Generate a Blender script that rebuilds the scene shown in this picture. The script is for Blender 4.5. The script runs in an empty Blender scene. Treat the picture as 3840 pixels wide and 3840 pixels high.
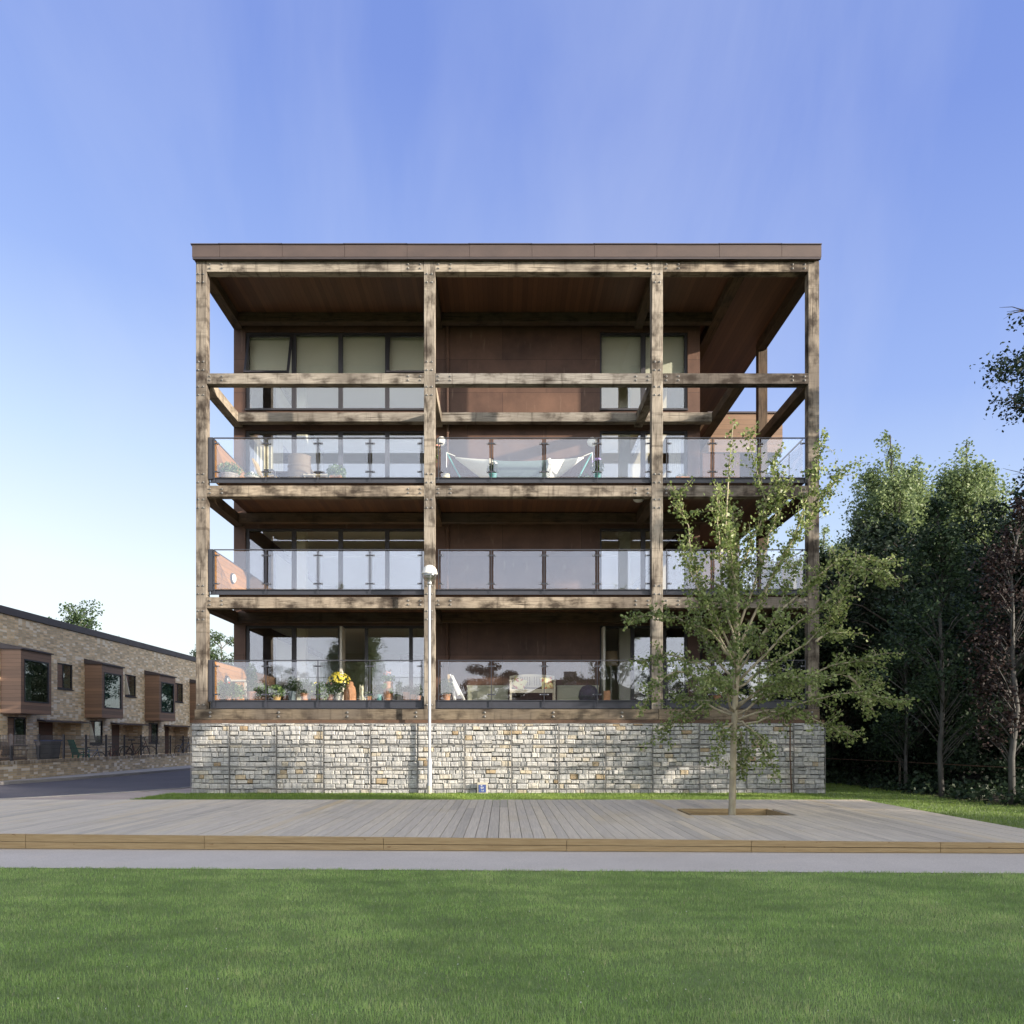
EXPO = 1.65
SKYK = 2.45
REAR = 3.1
LAWN_N = 640000
SHADERS = [(30, -22, 1.1, 1), (29, -16, 1.1, 2), (31, -10, 1.15, 1), (28.5, -5, 1.15, 2), (31, -.5, 1.1, 1), (35, -14, 1.3, 2), (36, -5, 1.3, 1), (36, -9, 1.3, 1), (33, -28, 1.2, 2), (26, -27, 1.0, 1), (33, -19, 1.45, 1), (34, -24, 1.45, 2), (28, -12.5, 1.1, 1), (32, -12, 1.5, 2), (38, -13, 1.6, 1), (38, -9, 1.6, 2), (39, -18, 1.6, 2)]  # unseen trees placed and sized to shade the lawn, deck and stone wall
import bpy, math, random
import numpy as np
from mathutils import Vector, Matrix, noise as mnoise
R = math.radians
random.seed(7)
rng = np.random.default_rng(7)
SC = bpy.context.scene
COL = SC.collection
F = 2897.0          # focal length in photo pixels
EYE = 1.43

# ------------------------------------------------------------------ camera, light, sky
cam = bpy.data.cameras.new("camera"); camo = bpy.data.objects.new("camera", cam); COL.objects.link(camo)
camo.location = (0, 0, EYE); camo.rotation_euler = (R(90), 0, 0)
cam.sensor_width = 36.0; cam.lens = F/3840*36.0
cam.shift_x = 35/3840; cam.shift_y = 851/3840
cam.clip_end = 3000; SC.camera = camo
SUN_EL, SUN_AZ = R(14.0), R(63.5)      # azimuth from the facade normal (-Y) towards +X
sv = Vector((math.sin(SUN_AZ)*math.cos(SUN_EL), -math.cos(SUN_AZ)*math.cos(SUN_EL), math.sin(SUN_EL)))
sl = bpy.data.lights.new("sun", 'SUN'); slo = bpy.data.objects.new("sun", sl); COL.objects.link(slo)
slo.rotation_euler = sv.to_track_quat('Z', 'Y').to_euler(); slo.location = (20, -10, 30)
sl.energy = 3.5; sl.angle = R(0.6); sl.color = (1.0, 0.89, 0.75)
W = bpy.data.worlds.new("World"); SC.world = W; W.use_nodes = True
nt = W.node_tree; nt.nodes.clear()
out = nt.nodes.new('ShaderNodeOutputWorld'); bg = nt.nodes.new('ShaderNodeBackground')
sky = nt.nodes.new('ShaderNodeTexSky'); sky.sky_type = 'NISHITA'; sky.sun_disc = False
sky.sun_elevation = SUN_EL; sky.sun_rotation = math.atan2(sv.x, sv.y)
sky.air_density = 1.0; sky.dust_density = 1.2; sky.ozone_density = 2.2
lk = nt.links.new
def wn(typ, **kw):
    x = nt.nodes.new('ShaderNode'+typ)
    for k, v in kw.items(): setattr(x, k, v)
    return x
def wmath(op, a, b=None, c=None, clamp=False):
    x = wn('Math', operation=op); x.use_clamp = clamp
    for v, i in ((a, 0), (b, 1), (c, 2)):
        if v is None: continue
        if isinstance(v, (int, float)): x.inputs[i].default_value = v
        else: lk(v, x.inputs[i])
    return x.outputs[0]
def wramp(fac, stops):
    x = wn('ValToRGB'); e = x.color_ramp.elements
    while len(e) < len(stops): e.new(.5)
    for el, (p, c) in zip(e, stops): el.position = p; el.color = (*c, 1)
    lk(fac, x.inputs[0]); return x.outputs[0]
def wmix(a, b, f, mode='MIX'):
    x = wn('Mix', data_type='RGBA', blend_type=mode)
    for v, i in ((a, 6), (b, 7), (f, 0)):
        if isinstance(v, (int, float)): x.inputs[i].default_value = v
        elif isinstance(v, tuple): x.inputs[i].default_value = (*v, 1)
        else: lk(v, x.inputs[i])
    return x.outputs[2]
tc = wn('TexCoord'); sp = wn('SeparateXYZ'); lk(tc.outputs['Generated'], sp.inputs[0])
dx, dy, dz = sp.outputs
# evening air: pale towards the horizon and away from the sun, violet blue overhead (world directions)
e1 = wmath('MULTIPLY_ADD', dx, .13, dz)
K = SKYK
air = wramp(wmath('MULTIPLY', e1, 1.0, clamp=True), [(0.0, (.93*K, .93*K, .90*K)), (.13, (.94*K, .955*K, .97*K)), (.27, (.63*K, .75*K, .96*K)), (.43, (.345*K, .462*K, .90*K)), (.64, (.21*K, .302*K, .78*K)), (1.0, (.15*K, .25*K, .68*K))])
sun_side = wmath('MULTIPLY_ADD', dy, -.75, wmath('MULTIPLY', dx, .45))
Q = REAR
warm = wramp(wmath('MULTIPLY', dz, 1.0, clamp=True), [(0, (2.5*Q, 2.15*Q, 1.85*Q)), (.08, (1.85*Q, 1.82*Q, 1.98*Q)), (.3, (1.75*Q, 1.83*Q, 2.1*Q)), (.5, (2.1*Q, 2.02*Q, 1.68*Q)), (1, (.6*Q, .60*Q, .62*Q))])
air = wmix(air, warm, wramp(wmath('MULTIPLY_ADD', sun_side, 1.0, .35, clamp=True), [(.36, (0, 0, 0)), (.75, (1, 1, 1))]))
skyc = wmix(sky.outputs[0], air, .8)
mp = wn('Mapping'); mp.inputs['Scale'].default_value = (2.6, 1.0, .5); mp.inputs['Rotation'].default_value = (0, R(-28), 0)
nz = wn('TexNoise'); nz.inputs['Scale'].default_value = 1.5; nz.inputs['Detail'].default_value = 8; nz.inputs['Roughness'].default_value = .56; nz.inputs['Distortion'].default_value = .6
lk(tc.outputs['Generated'], mp.inputs['Vector']); lk(mp.outputs[0], nz.inputs['Vector'])
skyc = wmix(skyc, (.80*K, .86*K, 1.02*K), wramp(nz.outputs['Fac'], [(.44, (0, 0, 0)), (.80, (.25, .25, .25))]))
lk(skyc, bg.inputs['Color']); bg.inputs['Strength'].default_value = 0.13; lk(bg.outputs[0], out.inputs[0])
SC.view_settings.view_transform = 'Standard'; SC.view_settings.look = 'None'; SC.view_settings.exposure = EXPO; SC.view_settings.gamma = 1
SC.render.engine = 'CYCLES'
SC.cycles.max_bounces = 8; SC.cycles.transparent_max_bounces = 24; SC.cycles.glossy_bounces = 3; SC.cycles.diffuse_bounces = 4
SC.cycles.caustics_reflective = False; SC.cycles.caustics_refractive = False
SC.cycles.use_denoising = True

# ------------------------------------------------------------------ materials
class NB:
    def __init__(s, name):
        s.m = bpy.data.materials.new(name); s.m.use_nodes = True; s.t = s.m.node_tree
        s.b = s.t.nodes.get('Principled BSDF'); s.o = s.t.nodes.get('Material Output')
    def n(s, typ, **kw):
        x = s.t.nodes.new('ShaderNode'+typ)
        for k, v in kw.items(): setattr(x, k, v)
        return x
    def l(s, a, b): s.t.links.new(a, b)
    def coord(s, scale=(1, 1, 1), rand=False, kind='Object', uv2=False):
        c = s.n('TexCoord').outputs[kind]
        if rand:
            oi = s.n('ObjectInfo'); ml = s.n('VectorMath', operation='SCALE'); cb = s.n('CombineXYZ')
            for i in range(3): s.l(oi.outputs['Random'], cb.inputs[i])
            s.l(cb.outputs[0], ml.inputs[0]); ml.inputs['Scale'].default_value = 57.0
            ad = s.n('VectorMath', operation='ADD'); s.l(c, ad.inputs[0]); s.l(ml.outputs[0], ad.inputs[1]); c = ad.outputs[0]
        if uv2:      # (x+y, z, 0): courses run level on any upright face
            sp = s.n('SeparateXYZ'); s.l(c, sp.inputs[0]); a = s.n('Math', operation='ADD'); s.l(sp.outputs[0], a.inputs[0]); s.l(sp.outputs[1], a.inputs[1])
            cb = s.n('CombineXYZ'); s.l(a.outputs[0], cb.inputs[0]); s.l(sp.outputs[2], cb.inputs[1]); c = cb.outputs[0]
        m = s.n('Mapping'); m.inputs['Scale'].default_value = scale; s.l(c, m.inputs['Vector']); return m.outputs[0]
    def noise(s, vec, scale=5, detail=4, rough=.55):
        x = s.n('TexNoise'); x.inputs['Scale'].default_value = scale; x.inputs['Detail'].default_value = detail; x.inputs['Roughness'].default_value = rough
        s.l(vec, x.inputs['Vector']); return x.outputs['Fac']
    def ramp(s, fac, stops):
        x = s.n('ValToRGB'); e = x.color_ramp.elements
        while len(e) < len(stops): e.new(.5)
        for el, (p, c) in zip(e, stops): el.position = p; el.color = (*c, 1) if len(c) == 3 else c
        s.l(fac, x.inputs[0]); return x.outputs[0]
    def mix(s, a, b, fac, mode='MIX'):
        x = s.n('Mix', data_type='RGBA', blend_type=mode)
        for v, i in ((a, 6), (b, 7), (fac, 0)):
            if isinstance(v, (int, float)): x.inputs[i].default_value = v
            elif isinstance(v, tuple): x.inputs[i].default_value = (*v, 1)
            else: s.l(v, x.inputs[i])
        return x.outputs[2]
    def bump(s, h, strength=.4, dist=.01):
        x = s.n('Bump'); x.inputs['Strength'].default_value = strength; x.inputs['Distance'].default_value = dist
        s.l(h, x.inputs['Height']); s.l(x.outputs[0], s.b.inputs['Normal'])
    def rough(s, v): s.b.inputs['Roughness'].default_value = v
    def base(s, c):
        if isinstance(c, tuple): s.b.inputs['Base Color'].default_value = (*c, 1)
        else: s.l(c, s.b.inputs['Base Color'])
    def attr(s, name='rnd'):
        return s.n('Attribute', attribute_name=name).outputs['Fac']

def simple(name, c1, c2=None, scale=6, rough=.6, metal=0, bump=0, stretch=(1, 1, 1), bs=60, spec=.5, rand=True):
    b = NB(name); v = b.coord(stretch, rand)
    c2 = c2 or tuple(x*.8 for x in c1)
    b.base(b.ramp(b.noise(v, scale), [(.3, c2), (.7, c1)]))
    b.rough(rough); b.b.inputs['Metallic'].default_value = metal; b.b.inputs['Specular IOR Level'].default_value = spec
    if bump: b.bump(b.noise(v, bs, 3), bump, .004)
    return b.m

def oak(name, lo, hi, stain=.75, cover=0.0, grey=0.0):
    b = NB(name)
    g = b.coord((1.0, 16, 16), True); g2 = b.coord((5, 150, 150), True)
    grain = b.noise(g, 2.4, 5, .55); fine = b.noise(g2, 1.5, 3)
    c = b.ramp(grain, [(.25, lo), (.6, hi)])
    oi = b.n('ObjectInfo'); c = b.mix(c, b.ramp(oi.outputs['Random'], [(0, (.74, .76, .80)), (.5, (1, .98, .95)), (1, (1.14, 1.08, 1.0))]), 1.0, 'MULTIPLY')
    c = b.mix(c, b.ramp(fine, [(.35, (.66, .64, .62)), (.6, (1.05, 1.05, 1.05))]), .5, 'MULTIPLY')
    big = b.noise(b.coord((.55, .9, .9), True), 1.5, 3, .5)                      # soft grey weathering, a metre or so long
    c = b.mix(c, (.085, .072, .062), b.ramp(big, [(.46-cover, (0, 0, 0)), (.68-cover, (stain*.75,)*3)]))
    blot = b.noise(b.coord((1.5, 2.6, 2.6), True), 1.25, 5, .58)                  # dark tannin blotches
    c = b.mix(c, (.030, .022, .017), b.ramp(blot, [(.52-cover, (0, 0, 0)), (.70-cover, (stain,)*3)]))
    drip = b.noise(b.coord((6, .6, .6), True), 1.1, 4, .62)                     # streaks run down across the grain
    c = b.mix(c, (.040, .031, .024), b.ramp(drip, [(.56-cover*.7, (0, 0, 0)), (.70-cover*.7, (stain*.6,)*3)]))
    ck = b.noise(b.coord((.7, 34, 34), True), 1.0, 2, .4)
    c = b.mix(c, (.02, .015, .011), b.ramp(ck, [(.30, (.95,)*3), (.325, (0, 0, 0))]))
    b.base(c); b.rough(.82); b.b.inputs['Specular IOR Level'].default_value = .2
    b.bump(grain, .35, .006); return b.m

M = {}
M['oak'] = oak('weathered_oak', (.178, .154, .127), (.352, .318, .272), .88, .015)
M['oak_stained'] = oak('stained_oak', (.165, .138, .112), (.32, .28, .23), .92, .05)
M['oak_black'] = oak('blackened_oak', (.11, .09, .072), (.20, .17, .14), .95, .10)
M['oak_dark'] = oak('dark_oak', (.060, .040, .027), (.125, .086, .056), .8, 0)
M['oak_base'] = oak('base_oak', (.12, .093, .066), (.22, .18, .13), .85, .03)
M['steel'] = simple('dark_painted_steel', (.030, .032, .044), (.024, .026, .035), 8, .45)
M['galv'] = simple('galvanised_steel', (.55, .56, .57), (.40, .41, .42), 9, .42, .75)
M['bolt'] = simple('bolt_steel', (.30, .29, .27), (.12, .11, .10), 30, .45, .7)
M['frame'] = simple('window_frame_paint', (.030, .028, .034), (.024, .022, .026), 5, .5)
M['cream'] = simple('cream_paint', (.66, .63, .54), (.6, .57, .5), 3, .6)
M['white'] = simple('white_paint', (.8, .79, .75), (.7, .69, .65), 4, .5)
M['ceil'] = simple('room_ceiling', (.82, .80, .70), (.78, .76, .66), 1, .8)
M['rwall'] = simple('room_wall', (.72, .69, .58), (.66, .63, .53), 1, .8)
M['rfloor'] = simple('room_floor', (.55, .45, .32), (.48, .38, .27), 3, .5)

def cladding():
    b = NB('oxidised_copper_panels'); v = b.coord((1, 1, 1), False, uv2=True)
    br = b.n('TexBrick'); br.offset = .45; br.inputs['Scale'].default_value = 1; br.inputs['Brick Width'].default_value = 2.38; br.inputs['Row Height'].default_value = .99
    br.inputs['Mortar Size'].default_value = .007; br.inputs['Mortar Smooth'].default_value = .3; br.inputs['Bias'].default_value = 0
    br.inputs['Color1'].default_value = (.118, .069, .049, 1); br.inputs['Color2'].default_value = (.090, .053, .040, 1); br.inputs['Mortar'].default_value = (.045, .028, .022, 1)
    b.l(v, br.inputs['Vector'])
    w = b.coord((1, 1, 1)); n1 = b.noise(w, 1.1, 6, .65); n2 = b.noise(b.coord((3, 3, .5)), 2.6, 5, .6)
    c = b.mix(br.outputs['Color'], b.ramp(n1, [(.3, (.62, .60, .62)), (.7, (1.25, 1.2, 1.15))]), .9, 'MULTIPLY')
    c = b.mix(c, (.36, .27, .19), b.ramp(n2, [(.6, (0, 0, 0)), (.8, (.35,)*3)]))
    b.base(c); b.rough(.55); b.b.inputs['Metallic'].default_value = .1; b.b.inputs['Specular IOR Level'].default_value = .3; b.bump(br.outputs['Fac'], -.25, .01); return b.m
M['clad'] = cladding()
M['fascia'] = simple('bronze_fascia', (.082, .057, .049), (.062, .044, .039), 1.6, .5, .1, stretch=(1, 1, 2))
M['rust'] = simple('rusted_steel', (.105, .055, .030), (.06, .034, .022), 5, .75)

def boards(name, c1, c2, axis, w, gap=.006, rough=.55, var=.5, dark=(.02, .012, .008)):
    """level or lengthwise boards: axis = coordinate across the boards"""
    b = NB(name); sp = b.n('SeparateXYZ'); b.l(b.n('TexCoord').outputs['Object'], sp.inputs[0])
    dv = b.n('Math', operation='DIVIDE'); b.l(sp.outputs[axis], dv.inputs[0]); dv.inputs[1].default_value = w
    fl = b.n('Math', operation='FLOOR'); b.l(dv.outputs[0], fl.inputs[0])
    fr = b.n('Math', operation='FRACT'); b.l(dv.outputs[0], fr.inputs[0])
    wn = b.n('TexWhiteNoise', noise_dimensions='1D'); b.l(fl.outputs[0], wn.inputs['W'])
    c = b.ramp(wn.outputs['Value'], [(0, c2), (1, c1)])
    st = [30, 30, 30]
    st = {0: (40, 1.5, 40), 1: (1.5, 40, 40), 2: (1.5, 1.5, 40)}[axis]
    c = b.mix(c, b.ramp(b.noise(b.coord(st), 1.2, 4), [(.3, (.7, .7, .7)), (.7, (1.15, 1.15, 1.15))]), var, 'MULTIPLY')
    g = b.n('Math', operation='LESS_THAN'); b.l(fr.outputs[0], g.inputs[0]); g.inputs[1].default_value = gap/w
    c = b.mix(c, dark, g.outputs[0]); b.base(c); b.rough(rough)
    b.bump(g.outputs[0], -.5, .006); return b.m
M['soffit'] = boards('soffit_boards', (.135, .062, .030), (.082, .038, .020), 0, .14)
M['cedar'] = boards('cedar_boards', (.30, .150, .054), (.22, .108, .040), 2, .135)
M['wing'] = boards('wing_boards', (.22, .13, .075), (.16, .095, .055), 2, .17)
M['oriel'] = boards('oriel_boards', (.27, .16, .105), (.17, .105, .073), 2, .14)
M['doorwood'] = boards('door_boards', (.15, .062, .036), (.105, .044, .027), 2, .16)

def glass(name, tint, base, gain, rough=0.0):
    b = NB(name); b.t.nodes.remove(b.b)
    lw = b.n('LayerWeight'); lw.inputs['Blend'].default_value = .5; pw = b.n('Math', operation='POWER'); b.l(lw.outputs['Facing'], pw.inputs[0]); pw.inputs[1].default_value = 5.0   # same from both faces
    ma = b.n('Math', operation='MULTIPLY_ADD'); b.l(pw.outputs[0], ma.inputs[0]); ma.inputs[1].default_value = .9*gain; ma.inputs[2].default_value = base+.04; ma.use_clamp = True
    tr = b.n('BsdfTransparent'); tr.inputs[0].default_value = (*tint, 1)
    gl = b.n('BsdfGlossy'); gl.inputs['Roughness'].default_value = rough; gl.inputs[0].default_value = (.93, .95, 1.0, 1)
    mx = b.n('MixShader'); b.l(ma.outputs[0], mx.inputs[0]); b.l(tr.outputs[0], mx.inputs[1]); b.l(gl.outputs[0], mx.inputs[2]); b.l(mx.outputs[0], b.o.inputs[0])
    return b.m
M['winglass'] = glass('window_glass', (.94, .955, .94), .085, 1.0)
M['balglass'] = glass('balustrade_glass', (.95, .96, .96), .05, 1.0)
M['housglass'] = glass('house_window_glass', (.60, .70, .68), .10, 1.0)

def gabstone():
    b = NB('limestone_blocks'); r = b.attr(); v = b.coord()
    c = b.ramp(r, [(0, (.30, .305, .305)), (.35, (.42, .42, .415)), (.66, (.50, .49, .465)), (.84, (.47, .42, .33)), (.95, (.38, .30, .195)), (1, (.32, .24, .15))])
    c = b.mix(c, b.ramp(b.noise(v, 14, 6, .7), [(.28, (.62, .62, .64)), (.68, (1.18, 1.17, 1.14))]), .85, 'MULTIPLY')
    c = b.mix(c, (.12, .11, .10), b.ramp(b.noise(v, 30, 3), [(.62, (0, 0, 0)), (.75, (.5,)*3)]))
    b.base(c); b.rough(.9); b.bump(b.noise(v, 26, 5, .7), .9, .014); return b.m
M['stone'] = gabstone()
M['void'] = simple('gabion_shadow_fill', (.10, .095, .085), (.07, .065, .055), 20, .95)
M['wire'] = simple('gabion_wire', (.24, .235, .23), (.18, .175, .17), 30, .6, .3)

def brickmat(name, c1, c2, mortar, bw=.225, rh=.075):
    b = NB(name); v = b.coord((1, 1, 1), False, uv2=True)
    br = b.n('TexBrick'); br.inputs['Scale'].default_value = 1; br.inputs['Brick Width'].default_value = bw; br.inputs['Row Height'].default_value = rh
    br.inputs['Mortar Size'].default_value = .009; br.inputs['Mortar Smooth'].default_value = .1; br.inputs['Bias'].default_value = -.1
    br.inputs['Color1'].default_value = (*c1, 1); br.inputs['Color2'].default_value = (*c2, 1); br.inputs['Mortar'].default_value = (*mortar, 1); b.l(v, br.inputs['Vector'])
    w2 = b.coord((4.4, 4.4, 13.3)); n = b.n('TexWhiteNoise', noise_dimensions='3D')
    sn = b.n('VectorMath', operation='FLOOR'); b.l(w2, sn.inputs[0]); b.l(sn.outputs[0], n.inputs['Vector'])
    c = b.mix(br.outputs['Color'], b.ramp(n.outputs['Value'], [(0, (.62, .6, .6)), (.5, (1, .97, .92)), (1, (1.3, 1.22, 1.1))]), .75, 'MULTIPLY')
    fl = b.noise(b.coord((1.3, 1.3, 7)), 2.6, 5, .7)
    c = b.mix(c, (.80, .78, .74), b.ramp(fl, [(.60, (0, 0, 0)), (.74, (.6,)*3)]))
    c = b.mix(c, (.84, .82, .77), b.ramp(n.outputs['Value'], [(.82, (0, 0, 0)), (.84, (.55,)*3)]))
    b.base(c); b.rough(.9); b.bump(br.outputs['Fac'], -.5, .01); return b.m
M['brick'] = brickmat('buff_brick', (.78, .625, .41), (.61, .475, .30), (.62, .56, .47))
M['brick2'] = brickmat('garden_wall_brick', (.60, .48, .31), (.45, .35, .215), (.52, .46, .38))
M['coping'] = simple('dark_parapet_metal', (.075, .062, .066), (.058, .048, .052), 2, .5, .3)

def deckmat():
    b = NB('deck_boards'); r = b.attr()
    c = b.ramp(r, [(0, (.46, .41, .34)), (.45, (.57, .505, .415)), (.8, (.60, .52, .40)), (1, (.57, .46, .30))])
    v = b.coord((30, .9, 1)); c = b.mix(c, b.ramp(b.noise(v, 2, 5, .65), [(.3, (.78, .77, .76)), (.7, (1.14, 1.13, 1.1))]), .9, 'MULTIPLY')
    v2 = b.coord(); c = b.mix(c, (.46, .36, .20), b.ramp(b.noise(v2, .8, 5, .6), [(.55, (0, 0, 0)), (.75, (.45,)*3)]))
    b.base(c); b.rough(.8)
    wv = b.n('TexWave', bands_direction='X'); wv.inputs['Scale'].default_value = 26; b.l(v2, wv.inputs['Vector']); b.bump(wv.outputs['Fac'], .35, .004); return b.m
M['deck'] = deckmat()
def fasciamat():
    b = NB('treated_pine'); v = b.coord((1.2, 30, 30))
    c = b.ramp(b.noise(v, 2, 5, .6), [(.3, (.29, .205, .10)), (.7, (.45, .335, .18))])
    kn = b.noise(b.coord((3, 8, 8)), 2.4, 2); c = b.mix(c, (.16, .085, .03), b.ramp(kn, [(.70, (0, 0, 0)), (.76, (.8,)*3)]))
    wv = b.n('TexWave', bands_direction='Z'); wv.inputs['Scale'].default_value = 20; b.l(b.coord(), wv.inputs['Vector'])
    c = b.mix(c, (.25, .155, .06), b.ramp(wv.outputs['Fac'], [(.1, (.6,)*3), (.35, (0, 0, 0))]))
    b.base(c); b.rough(.7); b.bump(wv.outputs['Fac'], .5, .006); return b.m
M['pine'] = fasciamat()

def groundmat(name, c1, c2, scale, fine=60, c3=None, rough=.95):
    b = NB(name); v = b.coord()
    c = b.ramp(b.noise(v, scale, 5, .6), [(.35, c2), (.65, c1)])
    c = b.mix(c, b.ramp(b.noise(v, fine, 3, .7), [(.3, (.72, .72, .72)), (.7, (1.2, 1.2, 1.2))]), .8, 'MULTIPLY')
    if c3: c = b.mix(c, c3, b.ramp(b.noise(v, scale*1.7, 4), [(.58, (0, 0, 0)), (.72, (.5,)*3)]))
    b.base(c); b.rough(rough); b.bump(b.noise(v, fine*2, 3), .3, .01); return b.m
M['soil'] = groundmat('woodland_soil', (.050, .040, .028), (.028, .024, .018), .8, 20, (.035, .045, .02))
M['turf'] = groundmat('turf_soil', (.17, .23, .075), (.13, .18, .055), .9, 40, (.11, .12, .05))
M['path'] = groundmat('path_surface', (.56, .505, .445), (.50, .45, .395), .7, 90, (.58, .50, .41))
M['asphalt'] = groundmat('asphalt', (.088, .083, .098), (.072, .068, .082), .5, 90)
M['paving'] = groundmat('block_paving', (.42, .345, .295), (.35, .285, .25), .9, 30, (.38, .32, .28))
M['kerb'] = groundmat('kerb_concrete', (.36, .34, .325), (.30, .285, .27), 2, 60)

def leafmat(name, stops, trans=.35, rough=.55, noise=None):
    b = NB(name); c = b.ramp(b.attr(), stops)
    if noise:
        c = b.mix(c, b.ramp(b.noise(b.coord((.8, 2.2, 1)), noise[0], 5, .62), [(.35, (noise[1],)*3), (.65, (noise[2], noise[2], noise[2]*.9))]), 1.0, 'MULTIPLY')
    b.base(c); b.rough(rough); b.b.inputs['Specular IOR Level'].default_value = .35
    tl = b.n('BsdfTranslucent'); b.l(c, tl.inputs[0]); mx = b.n('MixShader'); mx.inputs[0].default_value = trans
    b.l(b.b.outputs[0], mx.inputs[1]); b.l(tl.outputs[0], mx.inputs[2]); b.l(mx.outputs[0], b.o.inputs[0]); return b.m
M['grass'] = leafmat('grass_blades', [(0, (.185, .295, .085)), (.5, (.305, .435, .145)), (.85, (.44, .555, .22)), (1, (.56, .54, .30))], .3, .5, (1.5, .78, 1.24))
M['grass_far'] = leafmat('strip_grass_blades', [(0, (.10, .17, .03)), (.6, (.17, .26, .05)), (1, (.27, .32, .10))], .3, .5, (.8, .75, 1.25))
M['leaf_young'] = leafmat('aspen_leaves', [(0, (.105, .15, .042)), (.5, (.18, .235, .07)), (1, (.31, .36, .14))], .35, .42)
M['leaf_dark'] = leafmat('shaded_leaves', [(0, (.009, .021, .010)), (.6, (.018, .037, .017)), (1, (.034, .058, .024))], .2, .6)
M['leaf_pop'] = leafmat('poplar_leaves', [(0, (.105, .155, .062)), (.5, (.175, .235, .098)), (1, (.27, .33, .15))], .42, .5)
M['leaf_mid'] = leafmat('green_leaves', [(0, (.022, .045, .018)), (.6, (.045, .078, .028)), (1, (.08, .12, .04))], .3, .55)
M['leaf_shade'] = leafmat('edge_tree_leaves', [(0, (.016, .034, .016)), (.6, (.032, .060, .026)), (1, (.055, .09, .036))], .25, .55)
M['leaf_plum'] = leafmat('purple_leaves', [(0, (.018, .012, .012)), (.6, (.030, .018, .017)), (1, (.05, .028, .024))], .25, .6)  # purple darkened to stand in for shade at the wood edge
M['leaf_pot'] = leafmat('pot_plant_leaves', [(0, (.05, .10, .03)), (.6, (.12, .20, .055)), (1, (.28, .36, .14))], .3, .45)
M['bark'] = simple('pale_bark', (.42, .37, .255), (.26, .225, .155), 6, .85, bump=.5, stretch=(2, 2, .8))
M['bark_dark'] = simple('dark_bark', (.085, .07, .055), (.05, .042, .034), 6, .9, bump=.5)
M['bark_grey'] = simple('grey_bark', (.085, .082, .078), (.045, .043, .04), 5, .85, bump=.4, stretch=(2, 2, 1))
def pot(name, c): M[name] = simple(name, c, tuple(x*.66 for x in c), 9, .8, bump=.2)
pot('terracotta', (.48, .235, .125)); pot('terracotta_dark', (.26, .125, .075)); pot('terracotta_yellow', (.50, .33, .13)); pot('slate_pot', (.12, .155, .175))
pot('teal_glaze', (.09, .30, .28)); pot('cream_glaze', (.70, .65, .46)); pot('white_glaze', (.70, .70, .62)); pot('barrel_wood', (.30, .26, .22)); pot('stone_pot', (.42, .40, .34))
def petal(name, c): M[name] = simple(name, c, tuple(x*.8 for x in c), 30, .5)
petal('yellow_petals', (.85, .68, .08)); petal('red_petals', (.75, .10, .04)); petal('pink_petals', (.80, .42, .36)); petal('white_petals', (.85, .83, .75)); petal('violet_petals', (.40, .30, .62))
M['soilpot'] = simple('potting_soil', (.06, .045, .03), None, 30, .95)
M['teak'] = simple('pale_bench_wood', (.56, .50, .38), (.44, .39, .29), 8, .7, stretch=(1, 1, 6))
M['wicker'] = simple('wicker', (.15, .115, .08), (.06, .045, .03), 40, .75, bump=.8, bs=90, stretch=(1, 1, 2))
M['sage'] = simple('sage_paint', (.34, .345, .26), (.29, .295, .225), 2, .6)
M['linen'] = simple('hammock_cloth', (.78, .75, .66), (.62, .60, .53), 14, .85, stretch=(14, 1, 1))
M['hamgreen'] = simple('hammock_lining', (.11, .155, .15), (.08, .12, .12), 3, .85)
M['tealpaint'] = simple('teal_tube', (.10, .36, .33), None, 4, .4)
M['darkplastic'] = simple('dark_plastic', (.035, .04, .045), None, 4, .45)
M['darkcloth'] = simple('dark_cloth', (.06, .055, .085), (.03, .03, .045), 9, .9, bump=.4, bs=14)
M['green_plastic'] = simple('green_plastic', (.02, .20, .135), None, 4, .45)
M['blue_plastic'] = simple('blue_plastic', (.05, .08, .22), None, 4, .45)
M['redpaint'] = simple('red_paint', (.22, .07, .05), None, 4, .4)
M['bluepaint'] = simple('blue_paint', (.12, .22, .42), None, 4, .35)
M['rubber'] = simple('rubber', (.025, .025, .027), None, 4, .7)
M['opal'] = simple('opal_diffuser', (.78, .78, .74), (.74, .74, .70), 1, .3)
M['signblue'] = simple('blue_plate', (.055, .085, .24), (.05, .075, .21), 3, .4)
M['concrete'] = simple('concrete', (.46, .43, .34), (.38, .355, .29), 12, .9, bump=.3)
def sheermat():
    b = NB('side_diffuser'); tl = b.n('BsdfTranslucent'); tl.inputs[0].default_value = (.72, .68, .58, 1); tr = b.n('BsdfTransparent'); tr.inputs[0].default_value = (.85, .82, .75, 1)
    m1 = b.n('MixShader'); m1.inputs[0].default_value = .55; b.l(b.b.outputs[0], m1.inputs[1]); b.l(tl.outputs[0], m1.inputs[2]); m2 = b.n('MixShader'); m2.inputs[0].default_value = .12
    b.l(m1.outputs[0], m2.inputs[1]); b.l(tr.outputs[0], m2.inputs[2]); b.l(m2.outputs[0], b.o.inputs[0]); b.base((.7, .67, .58)); b.rough(.9); return b.m
M['sheer'] = sheermat()
M['backing_sheet'] = simple('ceiling_tone_sheet', (.82, .79, .66), (.78, .75, .62), 1, .9)
M['curtain'] = simple('curtain_cloth', (.72, .66, .52), (.6, .55, .43), 4, .9)
M['tealcurtain'] = simple('green_curtain', (.16, .25, .22), (.10, .17, .15), 5, .9, stretch=(1, 6, 1))
M['shade'] = simple('lamp_shade_cloth', (.58, .45, .28), (.5, .39, .24), 5, .8)
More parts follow.
